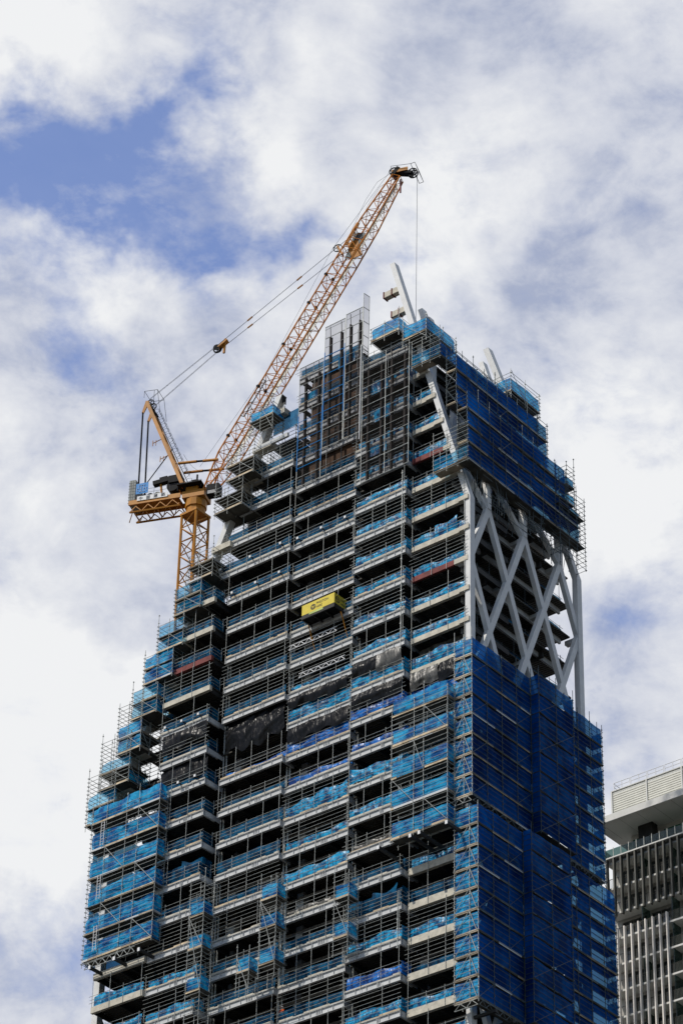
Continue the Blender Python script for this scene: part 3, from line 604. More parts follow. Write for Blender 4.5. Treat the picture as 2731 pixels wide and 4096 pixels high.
# shaded face, lower two scaffolds: corner leg on the sunlit side, long run on the shaded side
def corner_scaffold(label, xa, ya, yleg, xend, zb, zt, dz, bx0, bx1, bdy, seed):
    root = thing('corner_scaffold', (xa, ya, zb), label, 'scaffold', 'tall netted scaffolds on the shaded face'); g = random.Random(seed)
    dks = []; z_ = zb
    while z_ < zt-1.2: dks.append(z_); z_ += dz
    n1_ = max(1, round((bx0-xa)/2.35)); n2_ = max(2, round((bx1-bx0)/2.8)); n3_ = max(2, round((xend-bx1)/2.5))
    legy = [ya, ya+1.0, yleg]
    runs = [(xa, bx0, ya), (bx0, bx1, ya-bdy), (bx1, xend, ya)]
    def post(x, y, zt_=None, m_='tube'): 
        s = MB().tube((x, y, zb-.5*g.random()), (x, y, (zt_ or zt)+g.choice((.2, .5, 1.1))), TR*1.05); z_ = zb
        while z_ < zt: s.box((x-.06, y-.06, z_-.05), (x+.06, y+.06, z_+.05)); z_ += 1.0
        s.build('standard', M[m_], root)
    for y in legy: post(xa, y)
    post(xa+1.3, yleg); pts = []
    for (a, b, y), n_ in zip(runs, (n1_, n2_, n3_)):
        for i, x in enumerate(fr(a, b, n_)):
            if a == xa and i == 0: continue
            post(x, y, m_='tubedark')
            if i % 2 == 0 and y == ya: post(x+.01, y+1.25, m_='tubedark')
    post(xend, ya+1.25, m_='tubedark'); post(xend, ya+.6, m_='tubedark')
    rl = []; z_ = zb+.0
    while z_ <= zt: rl.append(z_); z_ += dz/4
    for i in range(0, len(rl), 4):
        s = MB(); s2 = MB()
        for z_ in rl[i:i+4]:
            s.tube((xa-.05, ya-.1, z_), (xa-.05, yleg+.15, z_), TR)
            for (a, b, y) in runs: s2.tube((a-.1, y-.05, z_+.03), (b+.1, y-.05, z_+.03), TR*.8)
            for x in (bx0, bx1): s2.tube((x, ya-bdy-.1, z_), (x, ya+.1, z_), TR*.8)
            s2.tube((xend+.03, ya-.1, z_), (xend+.03, ya+1.35, z_), TR*.85)
            s2.tube((bx1, ya+1.25, z_), (xend, ya+1.25, z_), TR*.7)
        s.build('ledger', M['tube'], root); s2.build('ledger', M['tubedark'], root)
    for ii, z_ in enumerate(dks):
        s = MB(); s.box((xa+.02, ya+.02, z_-.06), (xend-.02, ya+1.24, z_)); s.box((bx0+.02, ya-bdy+.02, z_-.055), (bx1-.02, ya+.016, z_+.001)); s.box((xa+.02, ya+1.244, z_-.06), (xa+1.3, yleg-.02, z_))
        s.build('deck', M['deckmat'], root)
        s = MB(); s.box((xa-.035, ya, z_-.14), (xa-.005, yleg, z_+.12)); s.build('toe_board', M[g.choice(('plank', 'timber', 'plank'))], root)
        x_ = xa+.1
        segs = {}
        while x_ < xend-.5:
            l_ = g.uniform(1.8, 4.2); mm = g.choice(('plank', 'deckmat', 'white', 'deckmat', 'tubedark', 'tubedark')); y = ya
            if x_ < bx0-.3 < x_+l_: l_ = bx0-.1-x_
            if bx0-.2 <= x_ < bx1-.2:
                x_ = bx1+.1 if g.random() < .75 else x_; 
                if x_ < bx1: x_ += 3; continue
                l_ = g.uniform(1.8, 4)
            MB().box((x_, y-.035, z_-.12), (min(x_+l_, xend), y-.005, z_+.10)).build('toe_board', M[mm], root); x_ += l_+.03
        # netting: sunlit leg, then each run; the last stretch beyond the tower lets the sky through
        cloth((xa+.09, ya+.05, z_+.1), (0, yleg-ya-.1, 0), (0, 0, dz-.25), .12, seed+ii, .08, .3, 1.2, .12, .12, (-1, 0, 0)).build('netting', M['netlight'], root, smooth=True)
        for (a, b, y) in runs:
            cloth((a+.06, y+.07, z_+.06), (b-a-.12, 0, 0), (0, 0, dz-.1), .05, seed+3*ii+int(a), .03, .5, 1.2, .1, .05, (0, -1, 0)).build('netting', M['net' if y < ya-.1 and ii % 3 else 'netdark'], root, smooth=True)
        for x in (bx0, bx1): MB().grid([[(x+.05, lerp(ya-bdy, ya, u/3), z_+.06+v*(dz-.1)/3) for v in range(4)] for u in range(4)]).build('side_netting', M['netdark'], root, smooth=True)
        cloth((xend-.06, ya+.03, z_+.1), (0, 1.25, 0), (0, 0, dz*.72), .05, seed+ii, .03, .3, 1, .1, .05, (1, 0, 0)).build('netting', M['netlight'], root, smooth=True)
        if ii < len(dks)-1:
            s = MB(); s.tube((xa-.09, yleg, z_+.05), (xa-.09, ya+1.0, z_+dz), TR*1.1); s.tube((xa-.09, ya+1.0, z_+dz), (xa-.09, ya+.15, z_+.05), TR*1.2); s.build('brace', M['tube'], root)
            def br(a, b, k_=.8): MB().tube(a, b, TR*k_).build('brace', M['tubedark'], root)
            xs_ = fr(xa, bx0, n1_); j = n1_-1 if ii % 2 else 0; br((xs_[j], ya-.1, z_), (xs_[j+1], ya-.1, z_+dz))
            xs_ = fr(bx0, bx1, n2_); j = ii % n2_; br((xs_[j], ya-bdy-.1, z_), (xs_[j+1], ya-bdy-.1, z_+dz))
            xs_ = fr(bx1, xend, n3_); br((xs_[0], ya-.1, z_+dz), (xs_[1], ya-.1, z_)); br((xs_[-2], ya-.1, z_+dz), (xs_[-1], ya-.1, z_))
            br((xend+.06, ya, z_), (xend+.06, ya+1.25, z_+dz)); br((xend-.9, ya+1.25, z_), (xend, ya, z_+dz), .7)
    truss(root, (xa+.1, ya-.02, zb-.75), (bx0, ya-.02, zb-.75), .6, 'tubedark', n=14); truss(root, (bx1, ya-.02, zb-.75), (xend, ya-.02, zb-.75), .6, 'tubedark', n=14)
    truss(root, (xa, ya+.1, zb-.75), (xa, yleg, zb-.75), .6, 'tube', n=4)
    for i in range(8):
        x_ = lerp(xa+2, xend-2, i/7); s = MB().box((x_-.15, ya-.55, zb-.95), (x_+.15, ya+3, zb-.67)); s.box((x_-.17, ya-.57, zb-.97), (x_+.17, ya-.552, zb-.65)); s.build('outrigger_beam', M['dsteel'], root)
    return root
sA = corner_scaffold('upper of two stacked blue-netted scaffolds on the shaded face, below the bare white bracing', 210.45, 157.15, 159.3, 233.0, 153.8, 171.9, 2.28, 220.4, 226.4, 1.0, 11)
sB = corner_scaffold('lower of two stacked blue-netted scaffolds on the shaded face, reaching down beside the neighbouring block', 210.45, 156.5, 159.3, 233.5, 131.9, 152.3, 2.31, 217.8, 224.4, 1.0, 23)
sn = thing('side_netting', (210.6, 208.4, 150.8), 'dark blue netting closing the far left side behind the wrapped scaffold', 'netting')
for i in range(5):
    cloth((211.2, 208.3, 150.9+3.5*i), (20, 0, 0), (0, 0, 3.45), .06, 400+i, .05, .6, 1, .02, 0, (0, 1, 0)).build('net_panel', M['tarpdeep'], sn, smooth=True)
# scaffolds hanging over the sunlit face
sC = scaffold('hanging_scaffold', 'wide four-bay scaffold of blue-netted platforms hung beside the netted corner', [209.45, 210.7], [159.4, 162.35, 163.55, 166.35], 151.0, 166.6, [151.2, 154.6, 158.0, 161.55, 165.2], .55, nets=('f', 'r'), netm='netlight', nh=2.0, seed=31, netamp=.14)
MB().box((209.35, 159.3, 161.62), (209.42, 166.2, 161.85)).build('toe_board', M['timber'], sC)
for yy in (158.6, 161.9, 163.0, 166.9):
    s = MB().box((208.3, yy-.14, 149.9), (213, yy+.14, 150.2)); s.box((208.27, yy-.16, 149.88), (208.299, yy+.16, 150.22)); s.build('outrigger_beam', M['dsteel'], sC)
    MB().box((208.2, yy-.15, 149.86), (208.26, yy+.15, 150.24)).build('outrigger_cap', M['white2'], sC)
sD = scaffold('wall_scaffold', 'broad scaffold with five bright blue wrapped lifts at the lower left corner', [209.4, 210.7], [197.35, 200.3, 202.0, 204.9, 207.0], 150.0, 168.0, [150.3, 153.35, 156.6, 159.9, 163.3, 166.6], .55, left=True, nets=('f', 'r'), netm='netlight', nh=2.1, seed=47, netamp=.2)
for z_ in (151, 157, 163.4): ladder(sD, 209.2, 205.2, z_, z_+2.9)
truss(sD, (209.3, 199.5, 149.2), (209.3, 206.5, 149.2), .65, 'tube', .045, 14)
for yy in (198.2, 201.6, 205): MB().box((208.6, yy-.13, 148.6), (213, yy+.13, 148.9)).build('outrigger_beam', M['dsteel'], sD); MB().box((208.5, yy-.15, 148.55), (208.59, yy+.15, 148.95)).build('outrigger_cap', M['white2'], sD)
for (ya_, yb_, za, zb_, dks, lab, sd_) in [
    (190.4, 192.3, 139.0, 155.2, [147.2, 150.9, 142.4], 'tall narrow scaffold tower with three blue boxes, leftmost of the slim ones', 5),
    (180.7, 182.8, 141.2, 152.0, [146.6, 150.0-.2, 142.6], 'slim scaffold tower between the third and fourth bays with blue boxes', 6),
    (184.0, 185.6, 140.5, 144.4, [142.6], 'small scaffold box with blue netting between two slim scaffold towers', 7),
    (171.5, 173.3, 140.8, 149.4, [142.6, 146.9], 'slim scaffold tower hung between the second and third bays, two blue boxes', 8)]:
    scaffold('scaffold_tower', lab, [209.5, 211.0], [ya_, yb_], za, zb_, dks, .5, nets=('f', 'r'), netm='netlight', nh=1.6, seed=sd_, group='slim scaffold towers hung on the sunlit face', netamp=.12)
# stepped scaffolds up the leaning left edge
STEP = [(-7, 'topmost'), (-5, 'second from the top'), (-4, 'third from the top'), (-2, 'fourth from the top'), (-1, 'fifth from the top'), (0, 'sixth from the top'), (1, 'seventh from the top'), (2, 'eighth from the top'), (3, 'ninth from the top'), (4, 'tenth from the top'), (5, 'lowest')]
for i, (k, tx) in enumerate(STEP):
    g = random.Random(500+i); zd = zk(k)-2.6+g.uniform(-.25, .25); yc = yin(zd+2)+g.uniform(-.3, .3); net = () if k in (-5, -4, -2) else g.choice((('f', 'r'), ('f',), ('f', 'r')))
    ys = [yc-1.6-g.uniform(0, .6), yc+.3, yc+1.9+g.uniform(-.3, .4)]
    if k == -7: ys = [184.6, 186.4, 187.9]; zd = 212.2
    scaffold('stepped_scaffold', '%s of the stepped scaffolds climbing the leaning left edge' % tx, [210.3, 211.8, 213.6] if k > -7 else [210.3, 212.2], ys, zd-2.0, zd+(1.7 if k < 3 else 4.4), [zd] if k in (-7,) else [zd-1.9, zd], .5, left=True, nets=net, netm='netclear' if g.random() < .6 else 'netlight', nh=g.uniform(1.3, 1.9), seed=60+i, group='stepped scaffolds up the leaning left edge', netamp=.16)
for i, k in enumerate((-6, -4, -2, 0, 2, 4)):
    zd = zk(k)-2.6; yc = yin(zd+2)
    scaffold('stepped_scaffold', 'open lattice of scaffold tubes %s behind the stepped left edge' % ('high', 'beside the crane', 'above the crane foot', 'midway', 'lower down', 'lowest')[i] if i else 'highest open lattice of scaffold tubes behind the stepped left edge', fr(214.2, 221.5, 4), [yc-2.6, yc-.6, yc+1.0], zd-4.5, zd+1.6, [zd], .5, left=True, nets=(), seed=80+i, group='open lattice scaffolds behind the left edge', tubem='tubedark', toe=False)
ob = cloth((212.5, 182.7, 211.0), (0, 3.6, 0), (0, 0, 2.3), .1, 3, .05, .4).build('tarp', M['tarpdeep'], smooth=True); tag(ob, 'dark blue tarp box on the roof edge behind the leaning left column', 'tarp')

# upper scaffolds on the leaning shaded face
UP = [('lowest of the stepped scaffolds wrapping the leaning shaded face, above the bare bracing', 157.7, 210.6, 230.8, 194.3, 198.6, 162.2),
      ('second of the stepped scaffolds wrapping the leaning shaded face, just above the lowest', 157.75, 210.6, 228.4, 198.7, 203.0, 0),
      ('third of the stepped scaffolds wrapping the leaning shaded face, set further back', 159.7, 211.3, 227.9, 202.9, 209.6, 0),
      ('topmost long scaffold wrapping the leaning shaded face, under the top boxes', 161.4, 210.6, 228.6, 209.7, 212.3, 165.2)]
for i, (lab, y_, xa, xb, za, zb_, yl) in enumerate(UP):
    n_ = 9; xs = fr(xa, xb, n_); dk = []; z_ = za
    while z_ < zb_-1: dk.append(z_); z_ += 2.2
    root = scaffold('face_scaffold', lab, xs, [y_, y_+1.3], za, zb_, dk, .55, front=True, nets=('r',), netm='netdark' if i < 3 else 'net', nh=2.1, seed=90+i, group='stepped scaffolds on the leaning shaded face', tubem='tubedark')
    if yl:
        for z_ in dk[:1]:
            cloth((xa+.05, y_, z_+.05), (0, yl-y_, 0), (0, 0, 1.7), .12, 7+int(z_), .05, .3, 1, .25, .05, (-1, 0, 0)).build('netting', M['netclear'], root, smooth=True)
            s = MB(); s.box((xa, y_+1.31, z_-.06), (xa+1.3, yl, z_)); s.build('deck', M['plank'], root)
        for yy in (y_+1.3, (y_+yl)/2+.5, yl): MB().tube((xa, yy, za-.6), (xa, yy, zb_+.8), TR).build('standard', M['tube'], root)
        s = MB(); z_ = za-.3
        while z_ < zb_+.6: s.tube((xa-.05, y_-.2, z_), (xa-.05, yl+.1, z_), TR); z_ += .55
        s.build('ledger', M['tube'], root)
scaffold('roof_scaffold', 'small blue-netted scaffold box at the foot of the tall leaning column tip', [210.5, 213.5, 215.8], [163.2, 166.4], 213.0, 215.9, [213.9], .5, nets=('f', 'r'), netm='netlight', nh=1.9, seed=101, group='netted roof scaffolds', netamp=.15)
scaffold('roof_scaffold', 'see-through blue scaffold box at the far right end of the roof line', [223.0, 225.7, 228.4], [161.0, 163.2], 211.6, 214.9, [212.2], .5, nets=('f', 'r'), netm='netlight', nh=1.9, seed=102, group='netted roof scaffolds')
scaffold('roof_scaffold', 'blue-netted platform between the mesh screens and the tall leaning column tip', [210.4, 213.4], [166.9, 168.9, 170.8], 215.4, 217.5, [215.7], .5, nets=('f', 'r'), netm='netlight', nh=1.8, seed=103, group='netted roof scaffolds', netamp=.15)
# lattice of props under and to the right of the upper scaffolds
scaffold('prop_scaffold', 'dense dark prop lattice at the right edge below the leaning scaffolds', [226.5, 228.2, 229.7, 231.2], [157.3, 158.5], 191.0, 200.5, [193.9, 197.5], .6, nets=(), seed=110, tubem='tubedark', group='open prop lattices', toe=False)
scaffold('prop_scaffold', 'see-through netted lift on the upper right edge beside open sky', [228.7, 230.1], [157.8, 159.2], 198.8, 204.0, [199.0, 201.3], .55, nets=('f', 'r'), netm='netlight', nh=1.2, seed=111, tubem='tubedark', group='open prop lattices')
s = MB(); g = random.Random(4)
for i in range(60):
    x_ = g.uniform(212.5, 230); z_ = g.uniform(189.5, 193.8); y_ = 157.6+g.uniform(0, 2)
    s.tube((x_, y_, z_), (x_+g.choice((0, 0, 1.5, -1.2)), y_+g.uniform(-.2, .6), 194.3), .03)
for i in range(26):
    x_ = g.uniform(212.5, 227); z_ = g.uniform(190.5, 194); s.tube((x_, 157.8, z_), (x_+g.uniform(1.5, 4), 157.8, z_), .03)
tag(s.build('prop_lattice', M['tubedark'], loc=(220, 158, 189)), 'loose diagonal tubes propping the lowest leaning scaffold over the white braces', 'scaffold', 'open prop lattices')
# tall lone pole standing in front of the first bay
for (yy, za, zb_) in ((166.3, 174, 196.4), (166.25, 140, 146)):
    s = MB().tube((210.6, yy, za), (210.6, yy, zb_), .05); z_ = za
    while z_ < zb_: s.box((210.53, yy-.08, z_-.06), (210.67, yy+.08, z_+.06)); z_ += 1.0
    tag(s.build('scaffold_pole', M['tube']), 'long upright tube between the first and second bays, %s' % ('upper' if za > 150 else 'low in the picture'), 'pole', 'lone upright tubes')

# ------------------------------------------------------------------ mesh screens on rails
def screen(label, y0_, y1_, zb, zt, blue=None, nx=1, rails=2, solid=0):
    q_ = .99316; y0_, y1_, zb, zt = y0_*q_, y1_*q_, 1.6+(zb-1.6)*q_, 1.6+(zt-1.6)*q_
    if blue: blue = tuple(1.6+(v-1.6)*q_ for v in blue)
    root = thing('perimeter_screen', (210.6, y0_, zb), label, 'safety screen', 'mesh screens in front of the top floors'); fm = MB(); bm_ = MB(); x = 210.6; fb = fm
    z_ = zb; i = 0; rows = []
    while z_ < zt-.3: rows.append(z_); z_ += 1.27
    rows.append(zt)
    for i, z_ in enumerate(rows):
        tgt = bm_ if (blue and blue[0] < z_ < blue[1]) else fm; r = .05 if i % 2 == 0 else .028
        tgt.tube((x, y0_, z_), (x, y1_, z_), r)
    for yy in fr(y0_, y1_, nx):
        if blue: fm.tube((x, yy, zb), (x, yy, blue[0]), .045); bm_.tube((x-.01, yy, blue[0]), (x-.01, yy, blue[1]), .05); fm.tube((x, yy, blue[1]), (x, yy, zt), .03)
        else: fm.tube((x, yy, zb), (x, yy, zt), .045)
    fm.build('frame', M['tube'], root)
    if bm_.v: bm_.build('painted_frame', M['signblue'], root)
    for j in range(nx):
        a, c = lerp(y0_, y1_, j/nx), lerp(y0_, y1_, (j+1)/nx)
        MB().grid([[(x+.04, lerp(a, c, u), lerp(zb, zt, v)) for v in (0, 1)] for u in (0, 1)]).build('mesh_sheet', M['mesh'], root)
        for q in ((.22, .78) if rails == 2 else (.5,)):
            yy = lerp(a, c, q); s = MB(); 
            s.box((x+.12, yy-.04, zb+.2), (x+.4, yy+.04, zt-1.5)); s.box((x+.10, yy-.10, zb+.2), (x+.119, yy+.10, zt-1.5)); s.box((x+.401, yy-.12, zb+.2), (x+.42, yy+.12, zt-1.5)); s.tube((x+.2, yy, zt-1.5), (x+.1, yy, zt-.1), .04); s.build('guide_rail', M['brownsteel'], root)
    return root
screen('leftmost mesh screen, shorter, with blue-painted middle frame', 178.9, 182.3, 201.8, 218.4, (204, 211.6))
screen('tallest mesh screen with blue-painted frame, second from the left', 175.9, 178.75, 205.6, 222.6, (209.5, 219))
screen('tall mesh screen rising above the roof, third from the left', 173.35, 175.75, 205.6, 223.0)
screen('wide double mesh screen nearest the leaning white column', 166.7, 173.2, 198.5, 215.2, nx=2)
root = thing('perimeter_screen', (210.6, 172.1, 212), 'narrow mesh return panel standing edge-on at the top of the tall screens', 'safety screen', 'mesh screens in front of the top floors')
s = MB()
for z_ in fr(213.5, 223.4, 5): s.tube((210.6, 172.1, z_), (211.5, 172.0, z_), .04)
for (x, y) in ((210.6, 172.1), (211.5, 172.0)): s.tube((x, y, 213.5), (x, y, 223.4), .035)
s.build('frame', M['tube'], root); MB().grid([[(210.6, 172.09, 213.5), (210.6, 172.09, 223.4)], [(211.5, 171.99, 213.5), (211.5, 171.99, 223.4)]]).build('mesh_sheet', M['mesh'], root)
root = tag(MB().tube((210.45, 172.2, 203), (210.45, 172.2, 216), .06).build('hoist_pole', M['white2']), 'white upright pole in front of the gap between the tall and wide mesh screens', 'pole')
for (y_, z_, h_) in ((168.9, 200.5, 1.2), (168.3, 205.0, 1.6), (168.9, 208.9, 1.4), (178.2, 212.3, 1.0), (173.6, 214.8, 1.7)):
    ob = cloth((211.1, y_, z_), (0, 2.4, 0), (0, 0, h_), .12, int(z_*3), .05, .3, 1).build('tarp', M['tarp'], smooth=True); tag(ob, 'small blue sheet behind the mesh screens at about %s' % {200.5: 'the lowest frame row', 205.0: 'the middle of the wide screen', 208.9: 'the upper half of the wide screen', 212.3: 'the top of the leftmost screen', 214.8: 'the top of the tallest screen'}[z_], 'tarp', TARP_G)

# ------------------------------------------------------------------ yellow loading platform
lp = thing('loading_platform', (210.95, 175.5, 183.1), 'yellow-sided loading platform cantilevered from the sunlit face', 'loading platform')
Xf, Xb, Ya, Yb, zf = 210.95, 213.2, 175.5, 179.9, 183.15
s = MB(); s.box((Xf, Ya, zf), (Xb, Yb, zf+.08)); s.build('floor', M['black'], lp)
s = MB(); s.box((Xf-.06, Ya-.04, zf-.22), (Xf+.08, Yb+.04, zf-.02)); 
for q in (0, .33, .66, 1): y_ = lerp(Ya, Yb, q); s.box((Xf+.081, y_-.07, zf-.2), (Xb, y_+.07, zf-.01))
s.build('frame', M['dsteel'], lp)
MB().box((Xf-.03, Ya, zf+.30), (Xf, Yb, zf+1.55)).build('front_panel', M['yellow'], lp)
MB().box((Xf-.02, Ya, zf+.0), (Xf+.0, Yb, zf+.298)).build('kick_panel', M['dsteel'], lp)
MB().box((Xf-.045, Ya+1.5, zf+.06), (Xf-.021, Yb-1.0, zf+.28)).build('warning_label', mat('pale_green_label', (.5, .6, .2)), lp)
MB().box((Xf, Ya-.03, zf+.30), (Xf+2.15, Ya, zf+1.55)).build('side_panel', M['yellow'], lp)
MB().box((Xf, Yb, zf+.30), (Xf+2.15, Yb+.03, zf+1.55)).build('side_panel', M['yellow'], lp)
MB().box((Xf, Ya-.025, zf+.0), (Xf+2.15, Ya-.001, zf+.298)).build('kick_panel', M['dsteel'], lp)
def text(body, size, origin, ux, uz, m_, parent, name='lettering', ex=.004):
    cu = bpy.data.curves.new('lettering', 'FONT'); cu.body = body; cu.size = size; cu.extrude = ex; cu.align_x = 'LEFT'
    tmp = bpy.data.objects.new('lettering', cu); col.objects.link(tmp); dg_ = bpy.context.evaluated_depsgraph_get()
    me = bpy.data.meshes.new_from_object(tmp.evaluated_get(dg_)); bpy.data.objects.remove(tmp)
    ux = Vector(ux).normalized(); uz = Vector(uz).normalized(); un = ux.cross(uz)
    mm = Matrix((ux, uz, un)).transposed().to_4x4(); mm.translation = Vector(origin)-Vector(parent['_w']); me.transform(mm)
    me.materials.clear(); me.materials.append(m_)
    o = bpy.data.objects.new(name, me); col.objects.link(o); o.parent = parent; return o
inkm = mat('dark_lettering', (.03, .035, .05))
yt = Yb-1.95
text('PRESTON', .40, (Xf-.04, yt, zf+1.0), (0, -1, 0), (0, 0, 1), inkm, lp); text('HIRE', .40, (Xf-.04, yt, zf+.55), (0, -1, 0), (0, 0, 1), inkm, lp)
def ring(c, n_, u, r, wd, m_, parent):
    n_ = Vector(n_); u = Vector(u); v = Vector((0, 0, 1)); s = MB(); P = []
    for i in range(25):
        t = 2*math.pi*i/24; P.append([Vector(c)+(u*math.cos(t)+v*math.sin(t))*(r-wd), Vector(c)+(u*math.cos(t)+v*math.sin(t))*r])
    s.grid(P); P = []
    for i in range(17):
        t = -1.9+4.2*i/16; P.append([Vector(c)+u*0.0+(u*math.cos(t)+v*math.sin(t))*(r*.32), Vector(c)+(u*math.cos(t)+v*math.sin(t))*(r*.58)])
    s.grid(P); s.bar(Vector(c)-u*r*.45-v*r*.7, Vector(c)-u*r*.45+v*r*.1, .005, r*.24, u)
    s.build('logo', m_, parent)
ring((Xf-.045, Yb-1.55, zf+.85), (-1, 0, 0), (0, -1, 0), .34, .09, inkm, lp)
ob = MB().disc((Xf+.5, Ya-.035, zf+.9), (0, 1, 0), .38, .008, 20).build('logo_disc', inkm, lp)
ring((Xf+.5, Ya-.045, zf+.9), (0, -1, 0), (1, 0, 0), .26, .07, M['yellow'], lp)
text('PRESTON', .30, (Xf+.98, Ya-.04, zf+1.0), (1, 0, 0), (0, 0, 1), inkm, lp); text('HIRE', .30, (Xf+.98, Ya-.04, zf+.5), (1, 0, 0), (0, 0, 1), inkm, lp)
for y_ in (179.5, 175.1): MB().tube((213.0, y_, zk(3)+.05), (211.6, y_, zk(2)-.8), .06, 8).build('prop', M['orange'], lp)
for (za, y0_, y1_, tx) in ((180.9, 176.2, 182.7, 'upper'), (176.9, 175.0, 181.2, 'lower')):
    r_ = thing('lattice_girder', (212.3, y0_, za), '%s of two white zigzag girders below the yellow platform' % tx, 'girder', 'white zigzag girders'); truss(r_, (212.3, y0_, za), (212.3, y1_, za), .5, 'white2', .05, 12)
# floodlights along some edges
for i, (b, k) in enumerate(((4, -1), (4, 0), (5, 4), (5, 6), (3, -1))):
    q = bay(b, k)
    if not q: continue
    for j in range(3):
        y_ = lerp(q[0]+1, q[1]-1, j/2); z = zk(k); r_ = thing('outrigger_tube', (q[2]-.5, y_, z+.2), 'short white-capped outrigger tube on the %s, %s, %s' % (floor_txt(k).replace("the corner column's bend", 'column bend'), BAYTXT[b], ('right one', 'middle one', 'left one')[j]), 'outrigger', 'white-capped outriggers on the floor edges')
        MB().tube((q[2]-.45, y_, z+.2), (q[2]+1, y_, z+.2), .08, 6).build('tube', M['dsteel'], r_); MB().box((q[2]-.55, y_-.13, z+.08), (q[2]-.45, y_+.13, z+.34)).build('cap', M['white2'], r_)
# ------------------------------------------------------------------ worker
def worker(x, y, z):
    P = thing('person', (x, y, z), 'worker in orange top and white helmet behind a low guardrail', 'person')
    V = [(0, 0, .95), (0, 0, 1.2), (0, 0, 1.42), (0, 0, 1.52), (0, 0, 1.68), (0, .1, .9), (.03, .11, .5), (0, .12, .05), (0, -.1, .9), (-.03, -.11, .5), (0, -.12, .05), (0, .2, 1.4), (-.12, .27, 1.15), (-.32, .2, 1.08), (0, -.2, 1.4), (-.12, -.27, 1.15), (-.32, -.2, 1.08), (-.1, .12, .03), (-.1, -.12, .03)]
    E = [(0, 1), (1, 2), (2, 3), (3, 4), (0, 5), (5, 6), (6, 7), (0, 8), (8, 9), (9, 10), (2, 11), (11, 12), (12, 13), (2, 14), (14, 15), (15, 16), (7, 17), (10, 18)]
    Rr = [.15, .15, .15, .065, .10, .095, .065, .045, .095, .065, .045, .06, .048, .035, .06, .048, .035, .04, .04]
    me = bpy.data.meshes.new('body'); me.from_pydata(V, E, []); o = bpy.data.objects.new('body', me); col.objects.link(o); sk = o.modifiers.new('s', 'SKIN')
    for i, r_ in enumerate(Rr): me.skin_vertices[0].data[i].radius = (r_, r_)
    me.skin_vertices[0].data[0].use_root = True; o.modifiers.new('b', 'SUBSURF').levels = 1
    dg_ = bpy.context.evaluated_depsgraph_get(); m2 = bpy.data.meshes.new_from_object(o.evaluated_get(dg_)); bpy.data.objects.remove(o)
    for mm in (M['hivis'], M['navy'], M['skin']): m2.materials.append(mm)
    for p in m2.polygons: c = p.center; p.material_index = 2 if (c.z > 1.5 or c.x < -.28) else (1 if c.z < .93 else 0); p.use_smooth = True
    b_ = bpy.data.objects.new('body', m2); col.objects.link(b_); b_.parent = P
    h_ = MB(); rows = []
    for i in range(6):
        t = i/5*math.pi/2; rows.append([(x+math.cos(a*math.pi/6)*.15*math.cos(t), y+math.sin(a*math.pi/6)*.14*math.cos(t), z+1.70+.13*math.sin(t)) for a in range(13)])
    h_.grid(rows); h_.tube((x-.03, y, z+1.69), (x-.03, y, z+1.71), .18, 12); h_.build('helmet', M['white2'], P, smooth=True)
worker(213.0, 182.5, zk(14))

# ------------------------------------------------------------------ tower crane
MX, MY = 222.0, 206.34
D = Vector((.34594, -.93826, 0)); NN = Vector((-.93826, -.34594, 0))        # jib direction, side towards the viewer
def K(u, z, w_=0): return Vector((MX, MY, 0))+D*u+NN*w_+Vector((0, 0, z))
crane = thing('tower_crane', (MX, MY, 150), 'orange luffing tower crane with raised lattice jib and rear counterweight', 'crane')
def lattice4(P0, P1, rc, rb, n, mat_, name='jib_section', tubes=6, alt=True):
    """four chords from the corner list P0 to P1 laced on four faces"""
    s = MB()
    for a, b in zip(P0, P1): s.tube(a, b, rc, tubes)
    for i in range(n):
        t0, t1 = i/n, (i+1)/n; A = [a.lerp(b, t0) for a, b in zip(P0, P1)]; B = [a.lerp(b, t1) for a, b in zip(P0, P1)]
        for f in range(4):
            g_ = (f+1) % 4
            s.tube(A[f], A[g_], rb, 4)
            s.tube(A[f] if i % 2 else A[g_], B[g_] if i % 2 else B[f], rb, 4)
    for f in range(4): s.tube(P1[f], P1[(f+1) % 4], rb, 4)
    return s.build(name, mat_, crane)
hw = 1.12
for (za, zb_) in ((150, 162), (162, 174), (174, 186), (186, 198), (198, 213.9)):
    lattice4([Vector((MX+sx*hw, MY+sy*hw, za)) for sx, sy in ((-1, -1), (1, -1), (1, 1), (-1, 1))], [Vector((MX+sx*hw, MY+sy*hw, zb_)) for sx, sy in ((-1, -1), (1, -1), (1, 1), (-1, 1))], .16, .075, 6 if zb_ < 200 else 8, M['orange'], 'mast_section')
s = MB(); s.tube((MX+.3, MY-.5, 170), (MX+.3, MY-.5, 213), .03); s.tube((MX+.3, MY, 170), (MX+.3, MY, 213), .03)
z_ = 170
while z_ < 213: s.tube((MX+.3, MY-.5, z_), (MX+.3, MY, z_), .02); z_ += .4
s.build('mast_ladder', M['tube'], crane)
s = MB(); s.tube((MX, MY, 213.9), (MX, MY, 214.8), 1.15, 12); s.tube((MX, MY, 214.8), (MX, MY, 215.8), 1.3, 12); s.box((MX-1.3, MY-1.3, 213.65), (MX+1.3, MY+1.3, 213.95)); s.build('slewing_ring', M['orange'], crane)
s = MB(); s.bar(K(-1.4, 216.4), K(1.4, 216.4), 2.3, .9); s.bar(K(-1.0, 217.3), K(.5, 217.3), 2.0, .6); s.build('slewing_platform', M['orange'], crane)
s = MB(); s.bar(K(-1.9, 217.6), K(1.2, 217.6), 3.6, .12); s.build('walkway', M['black'], crane)
